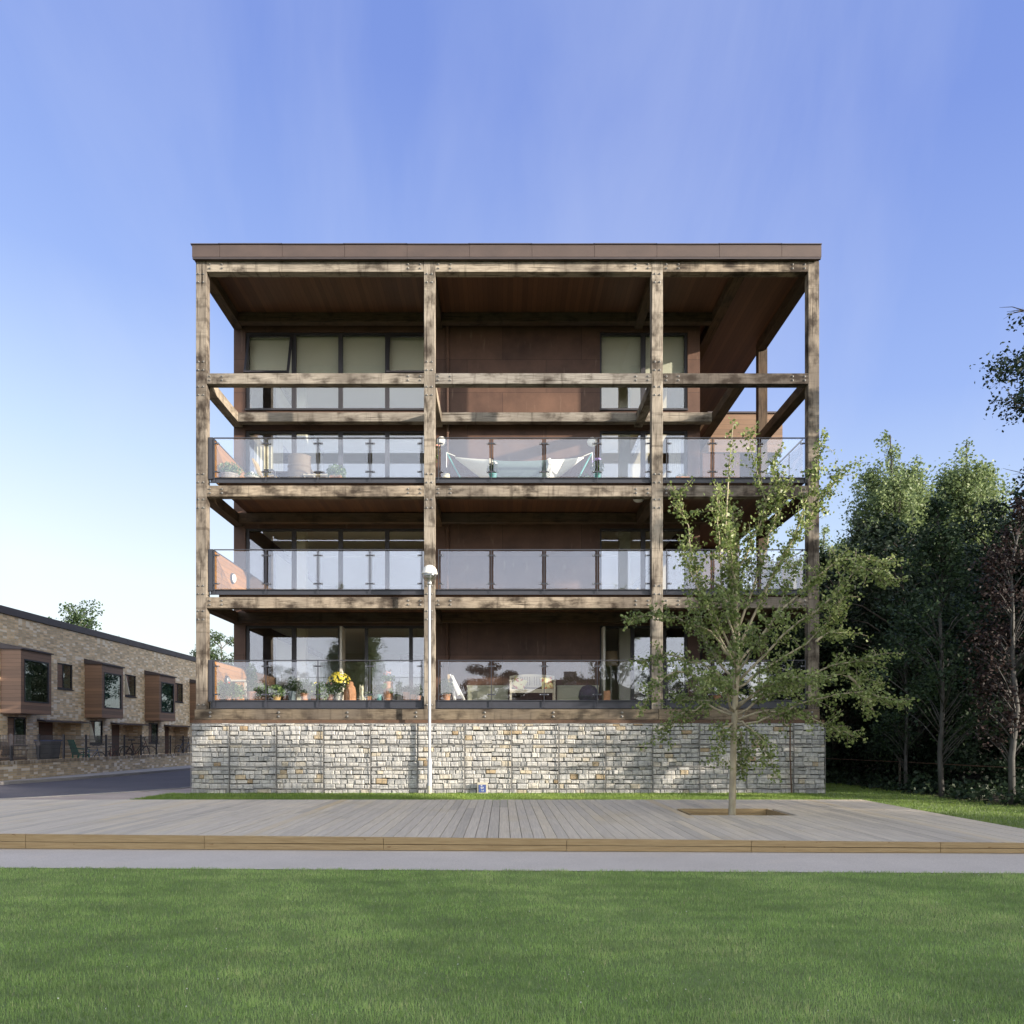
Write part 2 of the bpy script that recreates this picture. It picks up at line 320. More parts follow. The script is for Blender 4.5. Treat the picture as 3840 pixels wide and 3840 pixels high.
def cushionmat():
    b = NB('flowered_cushion'); v = b.coord((1, 1, 1), True)
    c = b.ramp(b.noise(v, 9, 2), [(.52, (.68, .62, .32)), (.58, (.55, .16, .10))]); b.base(c); b.rough(.9); return b.m
M['cushion'] = cushionmat()
M['wingroof'] = M['coping']
M['tile'] = simple('roof_tiles', (.16, .085, .06), (.10, .055, .04), 6, .85)

# ------------------------------------------------------------------ mesh helpers
def wloc(p):
    v = Vector((0, 0, 0))
    while p is not None: v += p.location; p = p.parent
    return v
class MB:
    def __init__(s): s.v = []; s.f = []; s.mi = []; s.r = []; s.cur = 0; s.rnd = 0.5
    def face(s, *ix): s.f.append(ix); s.mi.append(s.cur); s.r.append(s.rnd)
    def add(s, vs):
        k = len(s.v); s.v.extend([tuple(x) for x in vs]); return k
    def box(s, x0, x1, y0, y1, z0, z1):
        k = s.add([(x0, y0, z0), (x1, y0, z0), (x1, y1, z0), (x0, y1, z0), (x0, y0, z1), (x1, y0, z1), (x1, y1, z1), (x0, y1, z1)])
        for q in ((0, 3, 2, 1), (4, 5, 6, 7), (0, 1, 5, 4), (1, 2, 6, 5), (2, 3, 7, 6), (3, 0, 4, 7)): s.face(*[k+i for i in q])
        return s
    def hexa(s, p):      # eight corners in the order of box()
        k = s.add(p)
        for q in ((0, 3, 2, 1), (4, 5, 6, 7), (0, 1, 5, 4), (1, 2, 6, 5), (2, 3, 7, 6), (3, 0, 4, 7)): s.face(*[k+i for i in q])
        return s
    def quad(s, a, b, c, d): k = s.add([a, b, c, d]); s.face(k, k+1, k+2, k+3); return s
    def poly(s, pts): k = s.add(pts); s.face(*range(k, k+len(pts))); return s
    def tube(s, pts, rad, n=8, cap=True):
        pts = [Vector(p) for p in pts]; rad = rad if isinstance(rad, (list, tuple)) else [rad]*len(pts)
        rings = []; up = None
        for i, p in enumerate(pts):
            d = (pts[min(i+1, len(pts)-1)] - pts[max(i-1, 0)]).normalized()
            if up is None: up = d.orthogonal().normalized()
            up = (up - d*up.dot(d)); up = up.normalized() if up.length > 1e-6 else d.orthogonal().normalized()
            sd = d.cross(up)
            rings.append(s.add([p + (up*math.cos(2*math.pi*j/n) + sd*math.sin(2*math.pi*j/n))*rad[i] for j in range(n)]))
        for a, b in zip(rings, rings[1:]):
            for j in range(n): s.face(a+j, a+(j+1) % n, b+(j+1) % n, b+j)
        if cap: s.face(*[rings[0]+j for j in reversed(range(n))]); s.face(*[rings[-1]+j for j in range(n)])
        return s
    def lathe(s, prof, c=(0, 0, 0), n=18, sq=False):
        rings = []
        for r, z in prof:
            rings.append(s.add([(c[0]+r*math.cos(2*math.pi*(j+.5)/n), c[1]+r*math.sin(2*math.pi*(j+.5)/n), c[2]+z) for j in range(n)]))
        for a, b in zip(rings, rings[1:]):
            for j in range(n): s.face(a+j, a+(j+1) % n, b+(j+1) % n, b+j)
        s.face(*[rings[0]+j for j in reversed(range(n))]); s.face(*[rings[-1]+j for j in range(n)])
        return s
    def build(s, name, mats, parent=None, smooth=False, bevel=0, loc=None, rot=None):
        me = bpy.data.meshes.new(name); off = wloc(parent) if loc is None else Vector((0, 0, 0))
        me.from_pydata([(x-off.x, y-off.y, z-off.z) for x, y, z in s.v], [], s.f)
        mats = mats if isinstance(mats, (list, tuple)) else [mats]
        for m in mats: me.materials.append(m)
        if len(mats) > 1: me.polygons.foreach_set('material_index', s.mi)
        a = me.attributes.new('rnd', 'FLOAT', 'FACE'); a.data.foreach_set('value', s.r)
        if smooth: me.polygons.foreach_set('use_smooth', [True]*len(me.polygons))
        me.update(); o = bpy.data.objects.new(name, me); COL.objects.link(o); o.parent = parent
        if loc is not None: o.location = Vector(loc) - wloc(parent)
        if rot is not None: o.rotation_euler = rot
        if bevel:
            b = o.modifiers.new('bevel', 'BEVEL'); b.width = bevel; b.segments = 2; b.limit_method = 'ANGLE'
        return o
def npmesh(name, verts, k, mat, parent=None, rnd=None, uvn=None):
    """verts (N*k,3): N separate k-gons"""
    N = len(verts)//k; me = bpy.data.meshes.new(name); off = wloc(parent)
    verts = verts - np.array(off)
    me.vertices.add(len(verts)); me.vertices.foreach_set('co', np.ascontiguousarray(verts, dtype=np.float32).ravel())
    me.loops.add(N*k); me.loops.foreach_set('vertex_index', np.arange(N*k, dtype=np.int32))
    me.polygons.add(N); me.polygons.foreach_set('loop_start', np.arange(0, N*k, k, dtype=np.int32))
    try: me.polygons.foreach_set('loop_total', np.full(N, k, dtype=np.int32))
    except Exception: pass
    a = me.attributes.new('rnd', 'FLOAT', 'FACE'); a.data.foreach_set('value', (rnd if rnd is not None else rng.random(N)).astype(np.float32))
    me.materials.append(mat); me.update(calc_edges=True); me.validate()
    o = bpy.data.objects.new(name, me); COL.objects.link(o); o.parent = parent; return o
def unit(a): return a/np.maximum(np.linalg.norm(a, axis=1, keepdims=True), 1e-9)
def leafverts(c, size, nrm=None, asp=.7, r=None):
    """rhombic leaves: centres (N,3)"""
    r = r or rng; N = len(c)
    n = unit(r.normal(size=(N, 3)) + (nrm if nrm is not None else 0))
    t = unit(np.cross(n, r.normal(size=(N, 3)))); b = np.cross(n, t)
    s = (size*(.65+.7*r.random(N)))[:, None] if np.isscalar(size) else size[:, None]
    q = np.stack([c-t*s*.5, c+b*s*.5*asp-t*s*.08, c+t*s*.5, c-b*s*.5*asp-t*s*.08], 1)
    return q.reshape(-1, 3)

def empty(name, loc=(0, 0, 0), label=None, cat=None, group=None):
    o = bpy.data.objects.new(name, None); COL.objects.link(o); o.location = loc; o.empty_display_size = .2
    if label: tag(o, label, cat, group)
    return o
def tag(o, label, cat, group=None, kind=None):
    o['label'] = label
    if cat: o['category'] = cat
    if group: o['group'] = group
    if kind: o['kind'] = kind
    return o
def struct(o): o['kind'] = 'structure'; return o
def X_of(px, Y): return (px-1885)*Y/F
def Z_of(py, Y): return EYE+(2771-py)*Y/F
def subdivided_member(mb, L, a, b, along=0):
    pass
# ------------------------------------------------------------------ the apartment building
YF, YW = 20.42, 23.3           # face of the timber frame, face of the wall behind the balconies
BLD = empty('apartment_building', (0, YW, 0), 'four storey apartment block with oak frame balconies and brown metal walls', 'apartment building')
LEV = [2.44, 5.38, 8.35]       # balcony floor levels
# shell: front wall built round the window openings
WL, WR = (-7.76, -2.06), (2.93, 5.58)
ZW = [(2.47, 4.85), (5.41, 7.79), (8.38, 10.74), (11.36, 13.71)]
mb = MB(); t = .3
for x0, x1 in ((-8.11, WL[0]), (WL[1], WR[0]), (WR[1], 5.95)): mb.box(x0, x1, YW, YW+t, 1.9, 14.05)
zz = [1.9] + [z for a in ZW for z in a] + [14.05]
for x0, x1 in (WL, WR):
    for i in range(0, len(zz), 2): mb.box(x0, x1, YW, YW+t, zz[i], zz[i+1])
mb.build('front_wall', M['clad'], BLD)
mb = MB(); mb.box(-7.81, 5.65, 35.7, 36, 1.9, 14.05)
for x0, x1 in ((-8.11, -7.81), (5.65, 5.95)):      # long unseen side openings added to let daylight into each storey
    for y0, y1 in ((YW+t, 26.6), (35.4, 36)): mb.box(x0, x1, y0, y1, 1.9, 14.05)
    for z0, z1 in ((1.9, 3.2), (4.9, 6.2), (7.85, 9.1), (10.8, 11.9), (13.75, 14.05)): mb.box(x0, x1, 26.6, 35.4, z0, z1)
mb.build('side_and_back_wall', M['clad'], BLD)
for z0, z1 in ((3.2, 4.9), (6.2, 7.85), (9.1, 10.8), (11.9, 13.75)):
    for x in (-7.83, 5.67): MB().box(x, x+.008, 26.55, 35.45, z0-.04, z1+.04).build('side_diffuser', M['sheer'], BLD)  # added sheets over the side openings, dimming and spreading their daylight
# rooms
mb = MB()
for z in (2.2, 5.15, 8.12, 13.98): mb.box(-7.81, 5.65, YW+t, 35.7, z, z+.06)
mb.build('room_ceiling', M['ceil'], BLD)
mb = MB()
for z in (2.40, 5.34, 8.31): mb.box(-7.81, 5.65, YW+t, 35.7, z-.1, z)
mb.build('room_floor', M['rfloor'], BLD)
mb = MB()
for z0, z1 in ((2.4, 5.15), (5.34, 8.12), (8.31, 13.98)):
    mb.box(-7.81, 5.65, 33.6, 33.75, z0, z1)          # back of the rooms
    mb.box(-1.6, -1.5, YW+t+.01, 33.6, z0, z1); mb.box(2.2, 2.3, YW+t+.01, 33.6, z0, z1)
    mb.box(-6.55, -6.2, 24.3, 24.6, z0, z1); mb.box(3.7, 4.05, 24.5, 24.75, z0, z1)
mb.build('room_partition', M['rwall'], BLD)
MB().box(-3.9, -2.2, 28.6, 29.5, 2.41, 3.3).build('kitchen_counter', M['cream'], BLD)
MB().box(-3.9, -2.2, 29.2, 29.55, 3.9, 4.6).build('kitchen_cupboard', M['doorwood'], BLD)
# windows
PANEX = [(-7.67, -6.38), (-6.25, -4.97), (-4.84, -3.556), (-3.43, -2.14)]
PANEX2 = [(2.99, 4.18), (4.32, 5.50)]
yf = YW+.05
def window(x0, x1, z0, z1, panes, skip=()):
    f = MB(); d0, d1 = yf, yf+.1; z0f, z1f = z0+.07, z1-.07
    xs = [x0] + [v for p in panes for v in p] + [x1]
    for i in range(0, len(xs), 2): f.box(xs[i], xs[i+1], d0, d1, z0, z1)
    for a, b in panes:
        f.box(a, b, d0, d1, z0, z0f); f.box(a, b, d0, d1, z1f, z1)
    w = f.build('window', M['frame'], BLD)
    for i, (a, b) in enumerate(panes):
        if i in skip: continue
        MB().box(a, b, d0+.04, d0+.052, z0f, z1f).build('pane', M['winglass'], w)
    MB().box(x0, x1, YW-.05, yf-.002, z0-.03, z0+.02).build('sill', M['frame'], w)
    return w
for i, (z0, z1) in enumerate(ZW):
    if i == 0:
        w = window(WL[0], WL[1], z0, z1, [PANEX[0], PANEX[1], (-4.84, -4.17), (-4.08, -2.83), (-2.72, -2.14)], skip=(2,))
        MB().box(-4.83, -4.76, yf-.45, yf+.02, z0+.05, z1-.08).build('open_door_edge', M['cream'], w)
        w2 = window(WR[0], WR[1], z0, z1, [(2.99, 3.88), (3.98, 4.85), (4.95, 5.5)], skip=(0,))
        MB().box(2.985, 3.05, yf-.4, yf+.02, z0+.05, z1-.08).build('open_door_edge', M['cream'], w2)
    elif i == 3:
        w = window(WL[0], WL[1], z0, z1, PANEX, skip=(0, 3))
        for q in (0, 3):      # fixed light below, top-hung casement swung out above
            a, b = PANEX[q]; zm = 12.32
            MB().box(a, b, yf+.0, yf+.1, zm-.1, zm).build('transom', M['frame'], w)
            MB().box(a, b, yf+.04, yf+.052, z0+.07, zm-.1).build('pane', M['winglass'], w)
            ang = R(17); h = z1-.1-zm; ca, sa = math.cos(ang), math.sin(ang)
            def P(x, u, d): return (x, yf-.02 - u*sa + d*ca, z1-.08 - u*ca - d*sa)
            def slab(mbx, xa, xb, u0, u1, d0, d1): mbx.hexa([P(xa, u1, d0), P(xb, u1, d0), P(xb, u1, d1), P(xa, u1, d1), P(xa, u0, d0), P(xb, u0, d0), P(xb, u0, d1), P(xa, u0, d1)])
            f = MB(); L = h/ca+.02
            slab(f, a-.03, a+.04, 0, L, 0, .05); slab(f, b-.04, b+.03, 0, L, 0, .05); slab(f, a+.04, b-.04, 0, .05, 0, .05); slab(f, a+.04, b-.04, L-.06, L, 0, .05)
            f.build('open_casement', M['frame'], w); g = MB(); slab(g, a+.04, b-.04, .05, L-.06, .02, .03); g.build('pane', M['winglass'], w)
        w2 = window(WR[0], WR[1], z0, z1, PANEX2)
    else:
        w = window(WL[0], WL[1], z0, z1, PANEX); w2 = window(WR[0], WR[1], z0, z1, PANEX2)
    if i == 3:      # pale sheets added behind the upper panes in place of a daylit ceiling
        for base, px_ in ((w, PANEX), (w2, PANEX2)):
            for a, b in px_: MB().box(a-.02, b+.02, yf+.16, yf+.166, 12.30, z1-.04).build('backing_sheet', M['backing_sheet'], base)
    if i == 2:
        for base, xa, xb in ((w, -7.6, -7.0), (w, -7.0, -6.72), (w2, 5.1, 5.45)):
            c = MB(); n = 26; prev = None
            for k in range(n+1):
                x = xa+(xb-xa)*k/n; y = yf+.32+.035*math.sin(k*1.35)
                cur = c.add([(x, y, z0+.05), (x, y, z1-.1)])
                if prev is not None: c.face(prev, cur, cur+1, prev+1)
                prev = cur
            c.build('curtain', M['curtain'], base, smooth=True)
    if i == 1:
        for base, xa, xb in ((w, -7.0, -2.2), (w2, 3.0, 5.5)):
            MB().tube([(xa, 25.2, z1-.42), (xb, 25.2, z1-.42)], .022, 6).build('ceiling_rod', M['white'], base)  # plain white rod hung below the room ceiling
# rainwater pipe on the wall
mb = MB(); mb.tube([(-1.66, YW-.06, 2.3), (-1.66, YW-.06, 13.9)], .045, 10)
for z in (3.9, 4.75, 7.7, 10.6, 12.2): mb.tube([(-1.66, YW-.06, z), (-1.66, YW-.06, z+.1)], .06, 10)
mb.build('drainpipe', M['clad'], BLD, smooth=False)

# --- timber members, each its own mesh with its bolts
def bolts_mesh(pts, y, parent, r=.019, rec=False):
    mb = MB()
    for x, z in pts:
        n = 10; k0 = None
        for rr, yy, ci in ((r*1.45, y-.004, 0), (r*1.45, y-.010, 0), (r*.9, y-.012, 0), (r*.75, y-.03, 0), (r*.3, y-.036, 0)):
            k = mb.add([(x+rr*math.cos(2*math.pi*j/n), yy, z+rr*math.sin(2*math.pi*j/n)) for j in range(n)])
            if k0 is not None:
                for j in range(n): mb.face(k0+j, k0+(j+1) % n, k+(j+1) % n, k+j)
            k0 = k
        mb.face(*[k0+j for j in range(n)])
    return mb.build('bolt', M['bolt'], parent)
def member(name, mat, p0, size, L, axis, label=None):
    """a squared timber: p0 its lower start corner, length L along axis; local X runs along the grain"""
    a, b = size; m = MB()
    n = max(1, int(L/1.2))
    m.box(0, L, 0, a, 0, b)
    rot = {'x': (0, 0, 0), 'z': (0, -math.pi/2, 0), 'y': (0, 0, math.pi/2)}[axis]
    # local y,z map: x-axis: (y,z); z-axis: local z -> -x ; y-axis: local y -> -x
    p = Vector(p0)
    if axis == 'z': p = p + Vector((b, 0, 0))
    if axis == 'y': p = p + Vector((a, 0, 0))
    o = m.build(name, mat, BLD, loc=p, rot=rot, bevel=.009)
    if label: o['label'] = label
    return o
def at(parent, mb_pts, y, **kw):
    """bolts under a rotated member: build in world space, undo the member's own transform"""
    o = bolts_mesh(mb_pts, y, None, **kw); o.parent = parent
    bpy.context.view_layer.update()
    o.matrix_parent_inverse = (Matrix.Translation(wloc(BLD)) @ Matrix.LocRotScale(parent.location, parent.rotation_euler, None)).inverted()
    return o
post_bolts = []
PX = [(-8.11, -7.83), (-2.08, -1.79), (3.94, 4.235), (8.08, 8.37)]
BZ = [(13.78, 14.06), (10.82, 11.10), (7.84, 8.13), (4.89, 5.18)]
for i, (x0, x1) in enumerate(PX):
    o = member('frame_post', M['oak_stained'] if i in (0, 3) else M['oak'], (x0, YF, 2.215), (.25, x1-x0), 14.06-2.215, 'z')
    if i < 3:
        pts = []; xm = (x0+x1)/2
        for bz0, bz1 in BZ:
            zs = [bz0-.02-.22, bz0-.02] if bz1 > 14 else [bz1+.08, bz1+.3, bz0-.08, bz0-.3]
            if bz1 > 14: zs = [bz0-.06, bz0-.28]
            for z in zs:
                pts += [(xm-.065, z), (xm+.065, z)]
        pts += [(xm-.065, 2.33), (xm+.065, 2.33)]
        post_bolts += pts
beam_bolt = []
for j, (z0, z1) in enumerate(BZ):
    for i in range(3):
        xa, xb = PX[i][1]+.003, PX[i+1][0]-.003
        dk = (j == 1 and i == 2)
        o = member('frame_beam', M['oak_black'] if dk else (M['oak_stained'] if j in (2, 3) or i == 2 else M['oak']), (xa, YF+.004, z0), (.246, z1-z0), xb-xa, 'x', 'darkly stained beam' if dk else None)
        pts = []
        for bx in (xa+.09, xa+.41, xb-.41, xb-.09):
            pts += [(bx, z0+.09), (bx, z0+.195)]
        for q, (bx, bz) in enumerate(pts):
            if not beam_bolt: beam_bolt.append(bolts_mesh([(0, 0)], 0, None).data); bpy.data.objects.remove(bpy.data.objects['bolt'])
            bo = bpy.data.objects.new('bolt', beam_bolt[0]); COL.objects.link(bo); bo.parent = o; bo.location = (bx-xa, 0, bz-z0)
# base beam in two lengths over a rusted plate
base_bolts = []
for xa, xb in ((-8.13, 4.11), (4.118, 8.36)):
    o = member('base_beam', M['oak_base'], (xa, YF-.05, 1.935), (.3, .277), xb-xa, 'x')
    pts = []; x = xa+.42
    while x < xb-.2:
        pts += [(x, 2.02), (x, 2.125)]; x += 1.81
    base_bolts += pts
def both():
    a = bolts_mesh(post_bolts, YF, None); b = bolts_mesh(base_bolts, YF-.05, None, r=.024)
    m = MB(); n0 = len(a.data.vertices); m.v = [tuple(v.co) for v in a.data.vertices]+[tuple(v.co) for v in b.data.vertices]
    for f in a.data.polygons: m.face(*f.vertices)
    for f in b.data.polygons: m.face(*[n0+q for q in f.vertices])
    for o in (a, b): bpy.data.objects.remove(o)
    o = m.build('bolt', M['bolt'], BLD); o['kind'] = 'stuff'
both()
MB().box(-8.15, 8.47, YF-.09, YF+.3, 1.845, 1.932).build('base_plate', M['rust'], BLD)
MB().tube([(7.46, 20.05, 1.9), (7.46, 20.05, .9), (7.5, 20.05, .02)], .02, 8).build('overflow_pipe', M['rust'], BLD)
# beams running back from the posts, and ledgers on the wall
for j, (z0, z1) in enumerate(BZ):
    for x0, x1, ye in ((-8.11, -7.83, YW), (-2.06, -1.81, YW), (3.96, 4.21, YW), (6.2, 6.48, 26.2 if j < 2 else YW), (8.09, 8.36, 24.55)):
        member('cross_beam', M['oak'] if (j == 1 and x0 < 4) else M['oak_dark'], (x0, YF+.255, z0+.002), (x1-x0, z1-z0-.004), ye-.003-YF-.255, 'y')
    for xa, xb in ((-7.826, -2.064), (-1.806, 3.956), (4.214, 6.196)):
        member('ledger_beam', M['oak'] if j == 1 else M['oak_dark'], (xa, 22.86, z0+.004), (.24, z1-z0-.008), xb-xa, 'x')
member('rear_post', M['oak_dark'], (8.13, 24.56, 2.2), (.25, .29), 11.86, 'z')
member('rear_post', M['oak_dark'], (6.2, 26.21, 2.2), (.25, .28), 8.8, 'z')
# --- balcony floors
for z in LEV:
    if z > 3:
        MB().box(-7.60, 8.02, YF+.26, YW-.003, z-.055, z-.005).box(5.96, 8.02, YW, 27.0, z-.055, z-.005).build('balcony_floor', M['deck'], BLD)
        MB().box(-7.60, 8.02, YF+.27, YW-.003, z-.20, z-.06).box(5.96, 8.02, YW, 27.0, z-.20, z-.06).build('balcony_soffit', M['soffit'], BLD)
    else:
        MB().box(-8.05, 8.3, YF+.26, YW-.003, z-.25, z-.01).box(5.96, 8.3, YW, 27.0, z-.25, z-.01).build('balcony_floor', M['deck'], BLD)
# --- roof
MB().box(-8.12, 8.33, YF-.06, 33.0, 14.065, 14.13).build('roof_soffit', M['soffit'], BLD)
MB().box(-8.12, 8.34, YF-.10, 33.1, 14.135, 14.40).build('roof', M['coping'], BLD)
mb = MB(); x = -8.16
brk = [-8.16] + [-8.16+.73+1.64*k for k in range(10)] + [8.375]
for a, b in zip(brk, brk[1:]):
    mb.box(a+.004, b-.004, YF-.135, YF-.105, 14.09, 14.405)
mb.box(-8.16, -8.13, YF-.10, 33.1, 14.09, 14.405); mb.box(8.345, 8.375, YF-.10, 33.1, 14.09, 14.405)
mb.build('roof_fascia', M['fascia'], BLD)
mb = MB(); k = 0
for a, b in zip(brk, brk[1:]):
    z = 14.408+.006*(k % 2); mb.box(a-.03, b+.0, YF-.16, YF+.3, z, z+.022); k += 1
mb.box(-8.19, -7.9, YF+.3, 33.1, 14.408, 14.43); mb.box(8.1, 8.40, YF+.3, 33.1, 14.408, 14.43)
mb.box(-8.15, 8.365, YF-.125, YF-.06, 14.045, 14.086)
mb.build('roof_capping', M['coping'], BLD)
# --- balustrades
BAYS = [[-7.65, -6.28, -4.90, -3.52, -2.14], [-1.70, -.30, 1.10, 2.51, 3.91], [4.35, 5.57, 6.81, 8.03]]
yb = YF+.12
for z in LEV:
    zt = z+1.09
    for bi, xs in enumerate(BAYS):
        b = MB()
        b.box(xs[0]-.02, xs[-1]+.02, yb-.02, yb+.02, zt-.022, zt)                 # top rail
        zc = z-.18 if z < 3 else z-.10
        xl, xr = xs[0]-.12, xs[-1]+.06
        b.box(xl, xr, yb+.0, yb+.012, zc, z+.02).box(xl, xr, yb-.035, yb+.0, z+.0, z+.022).box(xl, xr, yb-.035, yb, zc-.02, zc)   # channel
        bal = b.build('balustrade', M['steel'], BLD)
        for i, x in enumerate(xs):
            k = MB(); k.box(x-.011, x+.011, yb-.055, yb-.036, zc, zt-.024)
            for zz_ in (z+.17, z+.92):
                for sg in ((-1, 1) if 0 < i < len(xs)-1 else ((1,) if i == 0 else (-1,))):
                    xa, xb = sorted((x+sg*.011, x+sg*.125)); k.box(xa, xb, yb-.056, yb-.030, zz_-.018, zz_+.018)
                    k.cur = 1; k.box(x+sg*.105-.009, x+sg*.105+.009, yb-.060, yb-.056, zz_-.009, zz_+.009); k.cur = 0
            k.build('baluster', [M['steel'], M['galv']], bal)
        for a, c in zip(xs, xs[1:]):
            MB().box(a+.055, c-.055, yb-.029, yb-.019, z+.04, zt-.055).build('glass_pane', M['balglass'], bal)
    # boarded side screen on the left, glass side on the right
    o = MB().box(-7.76, -7.71, yb+.08, YW-.01, z+.0, zt-.02).build('side_screen', M['cedar'], BLD)
    MB().box(-7.815, -7.69, yb-.03, yb+.07, z-.02, zt).build('end_post', M['steel'], o)
    MB().box(-7.79, -7.69, yb+.07, YW-.02, zt-.018, zt+.0).build('capping', M['steel'], o)
    mb = MB()
    for q in range(6): mb.box(-7.703, -7.693, yb+.09, YW-.1, z+.1+q*.15, z+.108+q*.15)
    if z != LEV[2]:
        yl, zl = (22.0, z+.62) if z == LEV[1] else (21.55, z+.60)
        s = MB()
        for rr, d in ((.155, 0), (.155, .06)): pass
        s2 = bpy.data.meshes.new('x')
        ring = MB(); n = 24
        pr = [(.15, 0), (.15, .05), (.125, .055)]
        rings = [ring.add([(-7.708+d, yl+r_*math.cos(2*math.pi*j/n), zl+r_*math.sin(2*math.pi*j/n)) for j in range(n)]) for r_, d in pr]
        for a, b in zip(rings, rings[1:]):
            for j in range(n): ring.face(a+j, a+(j+1) % n, b+(j+1) % n, b+j)
        ring.face(*[rings[-1]+j for j in range(n)])
        lt = ring.build('bulkhead_light', M['steel'], BLD)
        dm = MB(); pr = [(.124, .056), (.11, .085), (.07, .10), (.02, .106)]
        rings = [dm.add([(-7.708+d, yl+r_*math.cos(2*math.pi*j/n), zl+r_*math.sin(2*math.pi*j/n)) for j in range(n)]) for r_, d in pr]
        for a, b in zip(rings, rings[1:]):
            for j in range(n): dm.face(a+j, a+(j+1) % n, b+(j+1) % n, b+j)
        dm.face(*[rings[-1]+j for j in range(n)]); dm.build('diffuser', M['opal'], lt, smooth=True)
    sb = MB(); sb.box(7.99, 8.03, yb+.1, 24.5, zt-.03, zt).box(8.02, 8.06, yb+.05, 27, z-.18 if z < 3 else z-.10, z+.02)
    for yy in (21.6, 22.7, 23.8): sb.box(8.0, 8.02, yy-.011, yy+.011, z, zt-.03)
    sr = sb.build('side_railing', M['steel'], BLD)
    MB().box(8.03, 8.04, yb+.15, 24.45, z+.05, zt-.06).build('glass_pane', M['balglass'], sr)
# round lights on the wall of the top balcony, domes under the lower soffits
def dome(c, r, axis, name='wall_light'):
    m = MB(); n = 24; rings = []
    for k in range(7):
        a = math.pi/2*k/6.3; rr, d = r*math.cos(a), r*.55*math.sin(a)
        ring = []
        for j in range(n):
            u, v = rr*math.cos(2*math.pi*j/n), rr*math.sin(2*math.pi*j/n)
            ring.append((c[0]+u, c[1]-d, c[2]+v) if axis == 'y' else (c[0]+u, c[1]+v, c[2]-d))
        rings.append(m.add(ring))
    for a, b in zip(rings, rings[1:]):
        for j in range(n): m.face(a+j, a+(j+1) % n, b+(j+1) % n, b+j)
    m.face(*[rings[-1]+j for j in range(n)]); return m.build(name, M['opal'], BLD, smooth=True)
dome((-1.84, YW-.005, 10.40), .155, 'y'); dome((2.70, YW-.005, 10.38), .155, 'y')
dome((3.80, 21.6, 8.13), .15, 'z', 'ceiling_light'); dome((3.80, 21.9, 5.16), .15, 'z', 'ceiling_light')
# boarded upper room beyond the right-hand balcony
wg = MB().box(7.2, 9.78, 27.0, 31, 11.45, 12.80).build('rear_bay', M['wing'], BLD)
MB().box(7.15, 9.83, 26.95, 31.05, 12.80, 12.86).build('capping', M['coping'], wg)
MB().box(7.0, 8.3, 27.05, 31, 2.2, 11.44).build('stair_wall', M['clad'], BLD)

# ------------------------------------------------------------------ gabion wall
GAB = empty('gabion_wall', (0, 20.2, 0), 'low wall of wire baskets packed with pale limestone blocks under the balconies', 'gabion wall')
gx0, gx1 = -8.14, 8.42; gy = 20.16
MB().box(gx0+.12, gx1-.12, gy+.14, gy+2.5, 0, 1.842).build('rubble_core', M['void'], GAB)
def stone(mb, x0, x1, z0, z1, yfr, yb_):
    j = lambda a: random.uniform(-a, a)
    h = z1-z0; w = x1-x0; ch = min(.022, h*.2)
    o = [(x0+j(.006), z0+j(.006)), (x1+j(.006), z0+j(.006)), (x1+j(.006), z1+j(.007)), (x0+j(.006), z1+j(.007))]
    cx, cz = (x0+x1)/2, (z0+z1)/2
    yo = yfr+j(.012)
    inn = [(a+(ch if a < cx else -ch)+j(.004), b+(ch*.85 if b < cz else -ch*.85)+j(.004)) for a, b in o]
    k = mb.add([(a, yb_, b) for a, b in o] + [(a, yo+ch*.9+j(.004), b) for a, b in o] + [(a, yo+j(.008), b) for a, b in inn])
    for q in range(4):
        r_ = (q+1) % 4
        mb.face(k+q, k+r_, k+4+r_, k+4+q); mb.face(k+4+q, k+4+r_, k+8+r_, k+8+q)
    mb.face(k+8, k+9, k+10, k+11)
edges = [gx0, gx0+1.0]
while edges[-1] < gx1-1.3: edges.append(edges[-1]+1.228)
edges.append(gx1)
rows = [(0.0, .125), (.125, .705), (.705, 1.29), (1.29, 1.842)]
for bi, (xa, xb) in enumerate(zip(edges, edges[1:])):
    for ri, (za, zb) in enumerate(rows):
        mb = MB(); z = za+.006; nrow = max(1, round((zb-za)/.108)); hs_ = [random.uniform(.8, 1.2) for _ in range(nrow)]
        if nrow > 3: hs_[-1] = random.uniform(.45, .7)
        tot = sum(hs_); 
        for h in hs_:
            hh = h/tot*(zb-za-.016); x = xa+.007+random.uniform(0, .008)
            wob = random.uniform(0, 6)
            while x < xb-.007:
                w = random.uniform(.12, .31) if random.random() > .1 else random.uniform(.07, .12)
                if xb-.007-(x+w) < .09: w = xb-.007-x
                mb.rnd = min(1, max(0, random.gauss(.42, .24)))
                dz = .008*math.sin(x*5+wob)
                stone(mb, x+.003, x+w-.003, z+.003+dz, z+hh-.004+dz+random.uniform(-.012, .003), gy+random.uniform(0, .03), gy+.16)
                if bi == 0 and w: pass
                x += w
            z += hh
        # returns at the two ends
        bk = mb.build('gabion_basket', M['stone'], GAB)
        wr = MB(); r = .0018; yw = gy-.012
        for z in (za+.004, zb-.004): wr.box(xa+.006, xb-.006, yw-.004, yw+.004, z-.004, z+.004)
        for x in (xa+.006, xb-.006): wr.box(x-.005, x+.005, yw-.006, yw+.006, za+.01, zb-.01)
        x = xa+.08
        while x < xb-.04: wr.box(x-r, x+r, yw-.003, yw+.003, za+.01, zb-.01); x += .155
        z = za+.078
        while z < zb-.03: wr.box(xa+.014, xb-.014, yw-.0065, yw-.0035, z-r, z+r); z += .155
        wr.build('wire_mesh', M['wire'], bk)
